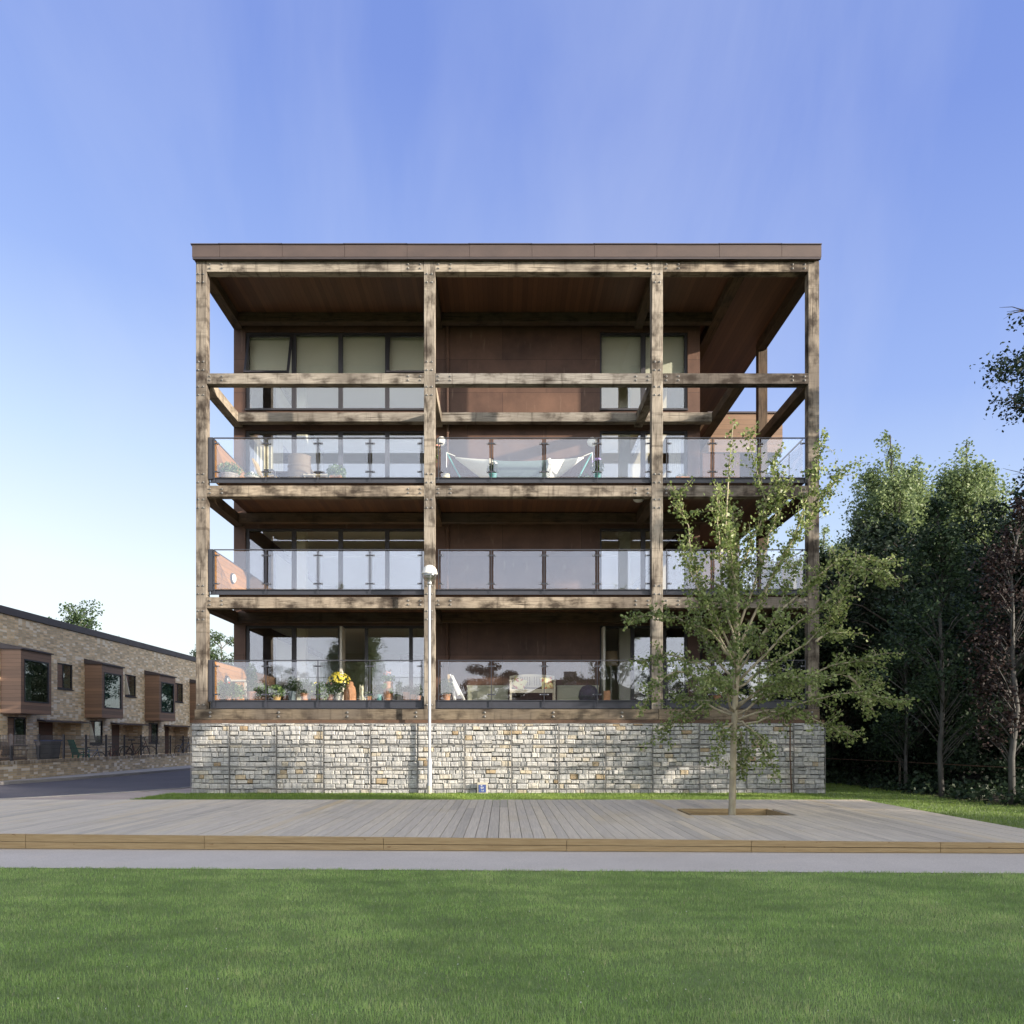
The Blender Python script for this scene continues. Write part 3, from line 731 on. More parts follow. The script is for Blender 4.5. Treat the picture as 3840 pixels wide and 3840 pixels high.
# end faces of the wall
for xs_, nm in ((gx0, -1), (gx1, 1)):
    mb = MB(); z = .006
    while z < 1.80:
        h = random.uniform(.09, .125); y = gy+.17
        while y < gy+2.4:
            w = random.uniform(.14, .3); mb.rnd = random.random()
            mb.box(min(xs_, xs_-nm*.12), max(xs_, xs_-nm*.12), y+.004, y+w-.004, z+.003, min(1.83, z+h-.003)); y += w
        z += h
    mb.build('end_stonework', M['stone'], GAB)
# ------------------------------------------------------------------ ground, deck, road
def sheet(name, pts, z, mat):
    return struct(MB().poly([(x, y, z) for x, y in pts]).build(name, mat))
g = MB(); n = 60
struct(MB().poly([(-900, -900, -.06), (900, -900, -.06), (900, 900, -.06), (-900, 900, -.06)]).build('ground', M['soil']))
yfront = lambda x: 9.82-.0323*x
ypath = lambda x: 8.36-.0323*x
zdeck = lambda x, y: .172-.0048*x*max(0, min(1, (16-y)/6.2))
sheet('lawn', [(-60, -60), (60, -60), (60, ypath(60)), (-60, ypath(-60))], 0.0, M['turf'])
sheet('path', [(-60, ypath(-60)), (60, ypath(60)), (60, yfront(60)+.2), (-60, yfront(-60)+.2)], .006, M['path'])
sheet('paving', [(-60, yfront(-60)+.2), (-7.0, yfront(-7)+.2), (-7, 19.6), (-7.9, 20.2), (-7.9, 60), (-60, 60)], -.004, M['paving'])
near_edge = [(-60, 9.5), (-22, 14.6), (-15, 16.7), (-12.6, 17.55), (-11.2, 19.1), (-10.2, 20.5), (-9.3, 22.2), (-9.0, 26), (-9.0, 62)]
far_edge = [(-60, 18.5), (-26, 20.9), (-17.5, 22.9), (-15.6, 23.9), (-14.9, 27), (-14.5, 31), (-14.3, 36), (-14.3, 62)]
struct(MB().poly([(x, y, .003) for x, y in near_edge] + [(x, y, .003) for x, y in reversed(far_edge)]).build('road', M['asphalt']))
k = MB()
for pl, w, sg in ((near_edge, .09, 1), (far_edge, .14, -1)):
    for (xa, ya), (xb, yb_) in zip(pl, pl[1:]):
        d = Vector((xb-xa, yb_-ya)).normalized(); nn = Vector((d.y, -d.x))*w*(1 if sg == 1 else -1)
        h = .022 if sg == 1 else .10
        a, b = Vector((xa, ya)), Vector((xb, yb_))
        k.hexa([(*a, -.02), (*b, -.02), (*(b+nn), -.02), (*(a+nn), -.02), (*a, h), (*b, h), (*(b+nn), h), (*(a+nn), h)])
struct(k.build('kerb', M['kerb']))
struct(MB().poly([(x, y, .095) for x, y in [(-60, 18.7), (-26, 21.1), (-17.5, 23.1), (-15.75, 24.0), (-15.05, 27), (-14.65, 31), (-14.45, 36), (-14.45, 62)]] + [(-16.05, 62, .095), (-16.05, 24.9, .095), (-30, 24.9, .095), (-60, 24.9, .095)]).build('pavement', M['kerb']))
sheet('front_yard', [(-19, 24.9), (-16.05, 24.9), (-16.05, 62), (-19, 62)], .40, M['paving'])
# turf strip behind the deck with a rise at its right
strip = [(-8.75, 17.2), (-8.2, 15.8), (7.2, 15.8), (7.2, 9.4), (11.5, 9.3), (11.2, 16), (10.4, 24.5), (10.2, 60), (8.3, 60), (8.3, 20.4), (-8.1, 20.4)]
struct(MB().poly([(x, y, .004) for x, y in strip]).build('grass_verge', M['turf']))
bank = MB(); nx, ny = 8, 26; ids = []
for j in range(ny+1):
    for i in range(nx+1):
        x = 10.25+i*(15-10.25)/nx; y = 13+j*(60-13)/ny
        h = -.02+.34*max(0, min(1, (x-10.3)/4.5))*max(0, min(1, (y-13)/6)) + .03*mnoise.noise(Vector((x*.9, y*.9, 0)))
        ids.append(bank.add([(x, y, h)]))
for j in range(ny):
    for i in range(nx): a = ids[j*(nx+1)+i]; bank.face(a, a+1, a+nx+2, a+nx+1)
struct(bank.build('bank', M['soil'], smooth=True))

DECK = empty('timber_deck', (0, 13, 0), 'wide low platform of grooved grey boards with a square tree pit', 'timber deck')
pit = (3.17, 4.80, 12.82, 14.0)
mb = MB(); x = -11.6; w = .146
while x < 7.33:
    mb.rnd = min(1, max(0, random.gauss(.42, .22)))
    xa, xb = x+.002, x+w-.002; yb_ = 16.02
    segs = [(yfront((xa+xb)/2)+.0, yb_)]
    if xb > pit[0] and xa < pit[1]: segs = [(segs[0][0], pit[2]), (pit[3], yb_)]
    for ya, yc in segs:
        cuts = [ya, yc] if yc-ya < 3 else [ya, ya+random.uniform(1.2, yc-ya-1.2), yc]
        for q, (p0, p1) in enumerate(zip(cuts, cuts[1:])):
            mb.rnd = min(1, max(0, random.gauss(.42, .22))) if q else mb.rnd
            dz = random.uniform(-.0015, .0015)
            p1_ = p1-.003 if p1 < yc else p1
            z00, z01 = zdeck(xa, p0)+dz, zdeck(xa, p1_)+dz; z10, z11 = zdeck(xb, p0)+dz, zdeck(xb, p1_)+dz
            mb.hexa([(xa, p0, z00-.03), (xb, p0, z10-.03), (xb, p1_, z11-.03), (xa, p1_, z01-.03), (xa, p0, z00), (xb, p0, z10), (xb, p1_, z11), (xa, p1_, z01)])
    x += w+.004
mb.build('deck_boards', M['deck'], DECK)
jx = [-11.6, -8.51, -6.17, -3.83, -1.52, .81, 3.12, 5.45, 7.33]
for a, b in zip(jx, jx[1:]):
    for q in range(2):
        m = MB(); c = []
        for zf in (0, 1):
            for xx, dy in ((a+.003, -.03), (b-.003, -.03), (b-.003, -.002), (a+.003, -.002)):
                H = zdeck(xx, yfront(xx))-.002; z0, z1 = (.012, H*.5-.004) if q == 0 else (H*.5+.003, H)
                c.append((xx, yfront(xx)+dy, z1 if zf else z0))
        m.hexa(c); m.build('fascia_board', M['pine'], DECK)
m = MB()
m.box(pit[0]-.0, pit[1], pit[3]-.03, pit[3]-.002, -.02, .085).box(pit[0], pit[1], pit[3]-.03, pit[3]-.002, .09, .168)
m.box(pit[1]-.03, pit[1]-.002, pit[2], pit[3]-.031, -.02, .16).box(pit[0]+.002, pit[0]+.03, pit[2], pit[3]-.031, -.02, .16)
m.build('pit_lining', M['pine'], DECK)
MB().box(7.30, 7.34, yfront(7.3), 16.02, -.02, .13).build('edge_board', M['pine'], DECK)
MB().poly([(pit[0], pit[2], .0), (pit[1], pit[2], .0), (pit[1], pit[3], .0), (pit[0], pit[3], .0)]).build('pit_soil', M['soil'], DECK)

# grass
def grass(name, n, samp, h, w, mat, label):
    xy = samp(n); n = len(xy); r = rng
    hh = h*(.45+.75*r.random(n)); cl = np.array([mnoise.noise(Vector((x*.7, y*1.4, 0))) for x, y in xy])
    cl2 = np.array([mnoise.noise(Vector((x*4.0, y*4.0, 3))) for x, y in xy])
    hh = hh*(1+.25*cl+.3*cl2)
    az = r.random(n)*6.283; lean = (.12+.65*r.random(n)**1.5)*hh
    bx, by = np.cos(az+1.57)*w*.5, np.sin(az+1.57)*w*.5
    z0 = np.full(n, -.002)
    tip = np.stack([xy[:, 0]+np.cos(az)*lean, xy[:, 1]+np.sin(az)*lean, hh], 1)
    a = np.stack([xy[:, 0]-bx, xy[:, 1]-by, z0], 1); b = np.stack([xy[:, 0]+bx, xy[:, 1]+by, z0], 1)
    v = np.stack([a, b, tip], 1).reshape(-1, 3)
    bands = np.tanh(2.5*np.sin((xy[:, 0]*.93+xy[:, 1]*.36)*2.6))*.10
    rn = np.clip(.45+.22*cl+.24*cl2+bands+r.normal(size=n)*.2, 0, .97); rn = np.where(r.random(n) < .02, 1.0, rn)
    o = npmesh(name, v, 3, mat, None, rn); o['label'] = label; o['kind'] = 'stuff'; return o
def samp_lawn(n):
    y = 2.6+(9.1-2.6)*rng.random(n*2); x = (rng.random(n*2)*2-1)*(.70*y+3.6)
    keep = (y < 8.36-.0323*x+.025*np.sin(x*5.3)+.02*np.sin(x*13.1)+.02*np.sin(x*31)+.03*rng.random(len(x))); return np.stack([x, y], 1)[keep][:n]
grass('lawn_grass', LAWN_N, samp_lawn, .030, .0046, M['grass'], 'short mown lawn grass in front of the path')
def samp_strip(n):
    P = []
    x = rng.random(n)*16.6-8.7; y = 16.03+rng.random(n)*4.1; k = (y > 17.3-(x+8.75)*2.5) & (y < 20.15)
    P.append(np.stack([x, y], 1)[k])
    m = n//2; x = 7.36+rng.random(m)*4.4; y = 9.4+rng.random(m)*17; k = (x < 11.6-.06*(y-9)) & ~((x < 8.5) & (y > 20.1)) & ~((x < 7.9) & (y > 16))
    P.append(np.stack([x, y], 1)[k]); return np.concatenate(P)
grass('verge_grass', 110000, samp_strip, .05, .011, M['grass_far'], 'strip of brighter grass between the deck and the stone wall')

fl = []
for i in range(130):
    y = 3.8+4.4*rng.random(); x = (rng.random()*2-1)*.68*y; fl.append((x, y, .022+.012*rng.random()))
o = npmesh('lawn_fluff', leafverts(np.array(fl), .008, np.array([[0, -.5, 1.]]), .9), 4, simple('pale_fluff', (.75, .74, .68), None, 5, .9)); o['kind'] = 'stuff'; o['label'] = 'pale specks of seed fluff scattered on the lawn'
# ------------------------------------------------------------------ terrace of brick houses
XF, DX = -18.2, -.75
HL = ['yellow brick terraced house whose bay window mirrors a tree and has no curtain', 'yellow brick terraced house with green curtains in its bay and a tilted small window', 'yellow brick terraced house with dark green curtains, small window beside a single bike',
      'terraced brick house half hidden by the oak frame block', 'farthest visible terraced brick house with only its roof edge showing']
for k in range(5):
    y0 = 27.9+5.65*k
    H = empty('terraced_house', (XF, y0, 0), HL[k], 'house', 'row of brick terraced houses')
    Y = lambda v: y0+v
    m = MB(); e = .0 
    m.box(-27, -18.95, Y(0), Y(5.65), 0, 6.0)
    xa, xb = -18.949, XF
    # front skin round small window, ground window and porch recess
    m.box(xa, xb, Y(0), Y(.5), 0, 5.99); m.box(xa, xb, Y(.5), Y(1.65), 0, 1.2); m.box(xa, xb, Y(.5), Y(1.65), 2.25, 5.99)
    m.box(xa, xb, Y(1.65), Y(2.4), 0, 5.99); m.box(xa, xb, Y(2.4), Y(3.67), 2.13, 5.99)
    m.box(xa, xb, Y(3.67), Y(4.83), 2.13, 3.5); m.box(xa, xb, Y(3.67), Y(4.83), 4.56, 5.99); m.box(xa, xb, Y(4.83), Y(5.45), 2.13, 5.99); m.box(xa, xb, Y(5.45), Y(5.65), 0, 5.99)
    m.build('wall', M['brick'], H)
    m = MB()
    for a in (0, 1.88, 3.77): m.box(-27, XF+.06, Y(a)+.004, Y(min(5.65, a+1.885))-.004, 6.003, 6.27)
    if k == 0: m.box(-27, XF+.06, Y(-.05), Y(0)-.001, 6.003, 6.26)
    m.build('parapet', M['coping'], H)
    # oriel bay
    ob = MB(); ox0, ox1 = XF+.002, XF+.75
    za, zb = 2.36, 4.68; ya, yc = Y(.08), Y(1.97); wa, wc, wz0, wz1 = Y(.27), Y(1.80), 2.78, 4.36
    ob.box(ox0, ox1, ya, ya+.08, za, zb).box(ox0, ox1, yc-.08, yc, za, zb).box(ox0, ox1, ya+.08, yc-.08, za, za+.08).box(ox0, ox1, ya+.08, yc-.08, zb-.08, zb)
    ob.box(ox1-.06, ox1-.001, ya+.081, wa, za+.081, zb-.081).box(ox1-.06, ox1-.001, wc, yc-.081, za+.081, zb-.081).box(ox1-.06, ox1-.001, wa, wc, za+.081, wz0).box(ox1-.06, ox1-.001, wa, wc, wz1, zb-.081)
    oo = ob.build('bay', M['oriel'], H)
    r_ = MB(); r_.hexa([(ox0, ya-.05, zb+.02), (ox1+.07, ya-.05, zb+.002), (ox1+.07, yc+.05, zb+.002), (ox0, yc+.05, zb+.02), (ox0, ya-.05, zb+.24), (ox1+.07, ya-.05, zb+.05), (ox1+.07, yc+.05, zb+.05), (ox0, yc+.05, zb+.24)])
    r_.build('bay_roof', M['coping'], oo)
    f = MB(); xw = ox1-.03
    for a, b, c, d in ((wa, wa+.05, wz0, wz1), (wc-.05, wc, wz0, wz1), (wa+.05, wc-.05, wz0, wz0+.05), (wa+.05, wc-.05, wz1-.05, wz1)): f.box(xw, xw+.045, a, b, c, d)
    f.build('bay_window_frame', M['frame'], oo)
    MB().box(xw+.005, xw+.015, wa+.05, wc-.05, wz0+.05, wz1-.05).build('pane', M['housglass'], oo)
    c = MB()
    if k == 0: c.box(ox0+.01, ox0+.03, ya+.6, yc-.1, za+.1, zb-.1); c.build('inner_wall', M['cream'], oo)
    else:
        prev = None
        for q in range(41):
            y = wa+.02+(wc-wa-.04)*q/40; x = xw-.12+.03*math.sin(q*1.3); cur = c.add([(x, y, wz0), (x, y, wz1)])
            if prev is not None: c.face(prev, cur, cur+1, prev+1)
            prev = cur
        c.build('curtain', M['tealcurtain'], oo, smooth=True)
    # small upper window, ground window
    for (a, b, c0, c1) in ((3.67, 4.83, 3.5, 4.56), (.5, 1.65, 1.2, 2.25)):
        f = MB(); x0 = XF-.10; ym = a+(b-a)*.40
        for p, q, u, v in ((a, a+.05, c0, c1), (b-.05, b, c0, c1), (ym-.03, ym+.03, c0+.06, c1-.05), (a+.05, b-.05, c0, c0+.06), (a+.05, b-.05, c1-.05, c1)): f.box(x0, x0+.07, Y(p), Y(q), u, v)
        f.box(XF-.02, XF+.03, Y(a), Y(b), c0-.04, c0-.002)
        w = f.build('window', M['frame'], H)
        MB().box(x0+.02, x0+.05, Y(a+.05), Y(ym-.03), c0+.06, c1-.05).build('timber_panel', M['oriel'], w)
        MB().box(x0+.03, x0+.04, Y(ym+.03), Y(b-.05), c0+.06, c1-.05).build('pane', M['housglass'], w)
        MB().box(-18.945, -18.93, Y(a), Y(b), c0, c1).build('backing_sheet', M['cream'] if c0 > 3 else M['darkplastic'], w)
        if k == 1:
            s = MB(); s.hexa([(x0+.05, Y(a+.1), c0+.08), (x0+.28, Y(a+.1), c0+.08), (x0+.28, Y(a+.14), c0+.08), (x0+.05, Y(a+.14), c0+.08), (x0+.05, Y(a+.1), c1-.06), (x0+.08, Y(a+.1), c1-.06), (x0+.08, Y(a+.14), c1-.06), (x0+.05, Y(a+.14), c1-.06)])
            s.build('tilted_sash', M['cream'], w)
    # porch: boarded door wall and sloping canopy
    MB().box(-18.948, -18.93, Y(2.405), Y(4.6), .02, 2.12).build('boarded_porch', M['doorwood'], H)
    d = MB().box(-18.928, -18.90, Y(3.55), Y(4.5), .05, 2.08).build('door', M['doorwood'], H)
    MB().box(-18.898, -18.86, Y(3.62), Y(3.66), .95, 1.1).build('handle', M['galv'], d)
    MB().hexa([(XF+.001, Y(2.3), 2.135), (XF+.35, Y(2.3), 2.10), (XF+.35, Y(5.55), 2.10), (XF+.001, Y(5.55), 2.135), (XF+.001, Y(2.3), 2.20), (XF+.35, Y(2.3), 2.14), (XF+.35, Y(5.55), 2.14), (XF+.001, Y(5.55), 2.20)]).build('canopy', M['coping'], H)
GW = empty('garden_wall', (-16.1, 25, 0), 'knee high buff brick wall along the road below the railings', 'brick wall')
MB().box(-16.22, -16.0, 23.4, 62, -.02, .60).build('wall_body', M['brick2'], GW)
m = MB(); y = 23.4
while y < 50: m.rnd = random.random(); m.box(-16.235, -15.985, y, y+.068, .602, .71); y += .078
def copemat():
    b = NB('coping_bricks'); b.base(b.ramp(b.attr(), [(0, (.20, .15, .10)), (.6, (.34, .28, .20)), (1, (.48, .44, .38))])); b.rough(.9); return b.m
m.build('coping', copemat(), GW)
RL = empty('steel_railing', (-16.11, 25, .71), 'dark steel mesh railing with flat posts standing on the brick wall', 'railing')
py_ = [23.8+1.516*i for i in range(18)]
for i, y in enumerate(py_):
    MB().box(-16.14, -16.08, y-.03, y+.03, .712, 1.60).build('post', M['frame'], RL)
for a, b in zip(py_, py_[1:]):
    m = MB(); y = a+.09
    while y < b-.05: m.box(-16.117, -16.103, y-.005, y+.005, .76, 1.56); y += .075
    for z in (.765, .92, 1.08, 1.24, 1.40, 1.555): m.box(-16.1025, -16.0965, a+.031, b-.031, z-.006, z+.006)
    m.build('mesh_panel', M['frame'], RL)

# things in the front yards
def bench_mesh(parent, mat, W_, D_, Hs, Hb, arch=0, legs=True):
    """garden bench, local axes: length X, back at +Y"""
    o = []
    s = MB()
    for q in range(4): s.box(-W_/2, W_/2, q*D_/4+.005, (q+1)*D_/4-.005, Hs-.035, Hs)
    s.box(-W_/2+.01, W_/2-.01, .006, .03, Hs-.11, Hs-.036)
    s.build('seat', mat, parent)
    b = MB(); n = 24; zb = Hs+.08
    b.box(-W_/2+.05, W_/2-.05, D_+.0, D_+.035, zb, zb+.05)
    for q in range(n):
        xa = -W_/2+.05+(W_-.1)*q/n; xb = xa+(W_-.1)/n; z = Hb+arch*math.cos((xa+xb)/2/W_*math.pi)
        b.box(xa, xb+.0005, D_+.0, D_+.035, z-.07, z)
    for q in range(1, n):
        x = -W_/2+.05+(W_-.1)*q/n; w = .017 if q != n//2 else .045; b.box(x-w, x+w, D_+.006, D_+.028, zb+.05, Hb-.07+arch*math.cos(x/W_*math.pi))
    b.build('backrest', mat, parent)
    for x in (-W_/2, W_/2-.055):
        MB().box(x, x+.055, 0, .055, 0, Hs+.22).build('leg', mat, parent); MB().box(x, x+.055, D_-.01, D_+.045, 0, Hb).build('leg', mat, parent)
        MB().box(x-.01, x+.065, -.02, D_-.012, Hs+.222, Hs+.255).build('armrest', mat, parent)
Bn = empty('garden_bench'); bench_mesh(Bn, simple('old_bench_wood', (.19, .135, .09), (.12, .085, .06), 8, .8), 1.55, .5, .42, .88, .10)
tag(Bn, 'brown wooden garden bench with arched back behind the railing', 'bench'); Bn.location = (-17.55, 27.75, .36); Bn.rotation_euler = (0, 0, R(90))
Bi = empty('wheelie_bin'); m = MB(); m.hexa([(-.22, -.25, .06), (.22, -.25, .06), (.22, .25, .06), (-.22, .25, .06), (-.28, -.34, .98), (.28, -.34, .98), (.28, .34, .98), (-.28, .34, .98)]); m.build('body', M['darkplastic'], Bi)
m = MB(); m.box(-.31, .31, -.38, .37, .985, 1.04); m.build('lid', M['blue_plastic'], Bi); m = MB(); m.tube([(-.28, .40, .95), (.28, .40, .95)], .02, 8); m.build('handle', M['darkplastic'], Bi)
for x in (-.24, .19): MB().tube([(x, .24, .10), (x+.05, .24, .10)], .10, 14).build('wheel', M['rubber'], Bi)
Bi.location = (-17.5, 29.75, .36); Bi.rotation_euler = (0, 0, R(80)); tag(Bi, 'dark wheelie bin with a blue lid beside the porch', 'bin')
def garden_chair(mat):
    c = empty('plastic_chair')
    MB().box(-.24, .24, -.24, .22, .40, .43).build('seat', mat, c)
    b = MB(); b.hexa([(-.24, .2, .43), (.24, .2, .43), (.24, .24, .43), (-.24, .24, .43), (-.20, .42, 1.02), (.20, .42, 1.02), (.20, .45, 1.02), (-.20, .45, 1.02)]); b.build('backrest', mat, c)
    for x in (-.22, .18):
        for y in (-.23, .2): MB().box(x, x+.04, y, y+.04, 0, .40).build('leg', mat, c)
        MB().tube([(x+.02, -.22, .41), (x+.02, -.24, .62), (x+.02, .27, .66)], .02, 6).build('armrest', mat, c)
    return c
Gc = garden_chair(M['green_plastic']); Gc.location = (-17.25, 31.6, .38); Gc.rotation_euler = (0, 0, R(150)); tag(Gc, 'green plastic garden chair in front of the first porch', 'chair')
def bicycle(label, mat, s=1.0):
    b = empty('bicycle', (0, 0, 0), label, 'bicycle', 'bicycles parked in the front yards'); r = .33*s; wb = 1.02*s
    for x in (-wb/2, wb/2):
        m = MB(); pts = [(x+r*math.cos(a), 0, r+r*math.sin(a)) for a in [2*math.pi*i/20 for i in range(21)]]; m.tube(pts, .019, 6, False)
        for i in range(8): a = math.pi*2*i/8; m.tube([(x, 0, r), (x+r*math.cos(a), 0, r+r*math.sin(a))], .004, 3)
        m.build('wheel', M['rubber'], b)
    f = MB(); A, B_, C_, D_ = Vector((-wb/2, 0, r)), Vector((-.06*s, 0, r*.85)), Vector((-.2*s, 0, r*2.35)), Vector((wb/2-.16*s, 0, r*2.4))
    for p, q in ((A, B_), (A, C_), (B_, C_), (B_, D_), (C_, D_), (D_+Vector((-.01, 0, .1*s)), Vector((wb/2, 0, r)))): f.tube([p, q], .019*s, 7)
    f.build('frame', mat, b)
    h = MB(); t_ = D_+Vector((-.03*s, 0, .22*s)); h.tube([D_, t_], .016, 6); h.tube([t_+Vector((-.12*s, -.28*s, .02)), t_+Vector((.04, -.2*s, .03)), t_+Vector((.04, .2*s, .03)), t_+Vector((-.12*s, .28*s, .02))], .014, 6); h.build('handlebar', M['darkplastic'], b)
    s_ = MB(); s_.tube([C_, C_+Vector((-.03, 0, .14*s))], .014, 6); s_.box(C_.x-.17*s, C_.x+.10*s, -.06*s, .06*s, C_.z+.14*s, C_.z+.19*s); s_.build('saddle', M['darkplastic'], b)
    return b
for lab, mt, s, x, y, a in (('small pale blue child bicycle by the green chair', 'bluepaint', .72, -17.1, 32.1, 60), ('small red bicycle leaning by the brick pier', 'redpaint', .75, -17.2, 33.9, 95), ('dark bicycle with a pale mudguard near the second porch', 'darkplastic', 1.05, -17.1, 35.9, 70),
                           ('dark red bicycle turned sideways behind the pale mudguard one', 'redpaint', 1.05, -17.5, 37.0, 15), ('grey blue bicycle standing alone outside the third house', 'bluepaint', 1.05, -17.3, 41.9, 80)):
    o = bicycle(lab, M[mt], s); o.location = (x, y, .40); o.rotation_euler = (R(4), 0, R(a))
# ------------------------------------------------------------------ young tree in the deck
TY = 13.4; TS = F/TY
def tp(u, v, dy=0): return Vector(((1.9876*u-1885)/TS, TY+dy, EYE+(2771-1.9876*v)/TS))
YT = empty('young_tree', (tp(1382, 0).x, TY, 0), 'slender young aspen with a pale trunk growing out of the deck pit', 'tree')
trunk = [Vector((tp(1381, 0).x, TY, -.05)), tp(1381, 1538), tp(1384, 1400), tp(1388, 1300), tp(1393, 1217), tp(1390, 1150, .03), tp(1379, 1080, .06), tp(1372, 980, .08), tp(1378, 880, .08), tp(1386, 790, .06)]
trad = [.075, .062, .054, .050, .044, .034, .026, .018, .010, .004]
r2 = random.Random(11)
bark = MB(); bark.tube(trunk, trad, 10)
brs = [  # start (u,v), mid..., end, depth drift
    ([(1391, 1225), (1374, 1169), (1357, 1098), (1350, 1020), (1349, 930)], -.25), ([(1388, 1200), (1383, 1142), (1396, 1071), (1428, 1010), (1450, 944), (1412, 808)], .15),
    ([(1392, 1190), (1425, 1110), (1462, 1000), (1480, 930), (1472, 850)], .35), ([(1390, 1230), (1440, 1120), (1490, 1010), (1520, 930), (1540, 825)], -.3),
    ([(1440, 1120), (1500, 1020), (1560, 930), (1606, 870)], .2), ([(1388, 1260), (1460, 1170), (1540, 1090), (1600, 1050), (1650, 1040), (1704, 1052)], .5),
    ([(1388, 1290), (1470, 1200), (1560, 1130), (1600, 1080), (1652, 1112)], -.5), ([(1388, 1300), (1450, 1260), (1540, 1210), (1600, 1150), (1625, 1100)], .8),
    ([(1540, 1210), (1590, 1180), (1652, 1180)], .9), ([(1387, 1330), (1460, 1290), (1560, 1260), (1610, 1250), (1660, 1235)], -.3), ([(1386, 1350), (1450, 1310), (1530, 1290), (1600, 1270), (1690, 1288)], .4),
    ([(1600, 1275), (1640, 1300), (1674, 1352)], .4), ([(1386, 1360), (1440, 1340), (1500, 1350), (1550, 1375), (1578, 1388)], -.6), ([(1386, 1370), (1440, 1355), (1520, 1320), (1600, 1310), (1650, 1330)], -.9),
    ([(1389, 1240), (1350, 1160), (1320, 1080), (1306, 1010), (1288, 928)], .3), ([(1389, 1255), (1340, 1180), (1310, 1120), (1276, 1055)], -.4), ([(1388, 1250), (1340, 1190), (1280, 1165), (1230, 1160), (1176, 1168)], .1),
    ([(1387, 1300), (1330, 1250), (1270, 1230), (1222, 1240)], .6), ([(1387, 1320), (1330, 1280), (1270, 1270), (1215, 1300), (1205, 1335)], -.5), ([(1386, 1350), (1330, 1330), (1280, 1350), (1255, 1392)], .3),
    ([(1385, 1365), (1360, 1370), (1345, 1400), (1340, 1442)], -.5), ([(1386, 1362), (1410, 1370), (1430, 1410), (1440, 1448)], -.7), ([(1386, 1360), (1405, 1390), (1410, 1430), (1415, 1465)], .5),
    ([(1388, 1280), (1400, 1230), (1420, 1190), (1440, 1100)], -1.5), ([(1388, 1300), (1370, 1260), (1360, 1220), (1330, 1150)], -1.4), ([(1388, 1310), (1410, 1260), (1430, 1220), (1480, 1160)], 1.5),
    ([(1388, 1290), (1360, 1230), (1350, 1180), (1340, 1110)], 1.3), ([(1386, 1340), (1420, 1300), (1440, 1290), (1490, 1290)], -1.7), ([(1386, 1345), (1350, 1300), (1320, 1290), (1290, 1290)], -1.5),
    ([(1386, 1345), (1400, 1300), (1420, 1280), (1450, 1270)], 1.8), ([(1386, 1350), (1360, 1320), (1330, 1310), (1310, 1310)], 1.6), ([(1390, 1160), (1395, 1090), (1400, 1020), (1408, 930)], .7),
    ([(1388, 1180), (1376, 1100), (1360, 1040), (1330, 960)], -.7)]
LP, LN = [], []
def leafline(pts, rads, f0, dens, spread, depth=0):
    for a, b, ra, rb in zip(pts, pts[1:], rads, rads[1:]):
        L = (b-a).length; n = int(L*dens)
        for i in range(n):
            t = r2.random(); p = a.lerp(b, t)
            off = Vector((r2.gauss(0, 1), r2.gauss(0, 1), r2.gauss(-.3, 1)))*spread
            LP.append(tuple(p+off)); 
for pl, dd in brs:
    n = len(pl); pts = [tp(u, v, dd*(i/(n-1))**.9) for i, (u, v) in enumerate(pl)]
    fine = []
    for a, b in zip(pts, pts[1:]):
        for q in range(3): fine.append(a.lerp(b, q/3) + Vector((r2.gauss(0, .018), r2.gauss(0, .018), r2.gauss(0, .018)))*(1 if fine else 0))
    fine.append(pts[-1]); m_ = len(fine)
    rads = [.021*(1-i/(m_-1))**.8+.003 for i in range(m_)]; bark.tube(fine, rads, 5)
    k0 = int(m_*.22)
    leafline(fine[k0:], rads[k0:], 0, 94, .055)
    total = sum((b-a).length for a, b in zip(fine, fine[1:]))
    for s in range(int(total*11)):
        i = r2.randrange(max(1, int(m_*.2)), m_-1); p = fine[i].lerp(fine[i+1], r2.random()); d = (fine[i+1]-fine[i]).normalized()
        side = Vector((r2.gauss(0, 1), r2.gauss(0, 1), r2.gauss(.15, .8))).normalized(); dirv = (d*.8+side).normalized(); L = r2.uniform(.12, .42)
        tw = [p, p+dirv*L*.5+Vector((0, 0, .01)), p+dirv*L+Vector((0, 0, -.02))]
        bark.tube(tw, [.006, .004, .002], 4); leafline(tw, [0, 0, 0], 0, 80, .045)
leafline(trunk[6:], [0]*4, 0, 110, .05)
bark.build('trunk', M['bark'], YT, smooth=True)
LP = np.array(LP); print('young leaves', len(LP))
npmesh('crown', leafverts(LP, .053, np.array([[.25, -.35, .3]]), .95), 4, M['leaf_young'], YT)

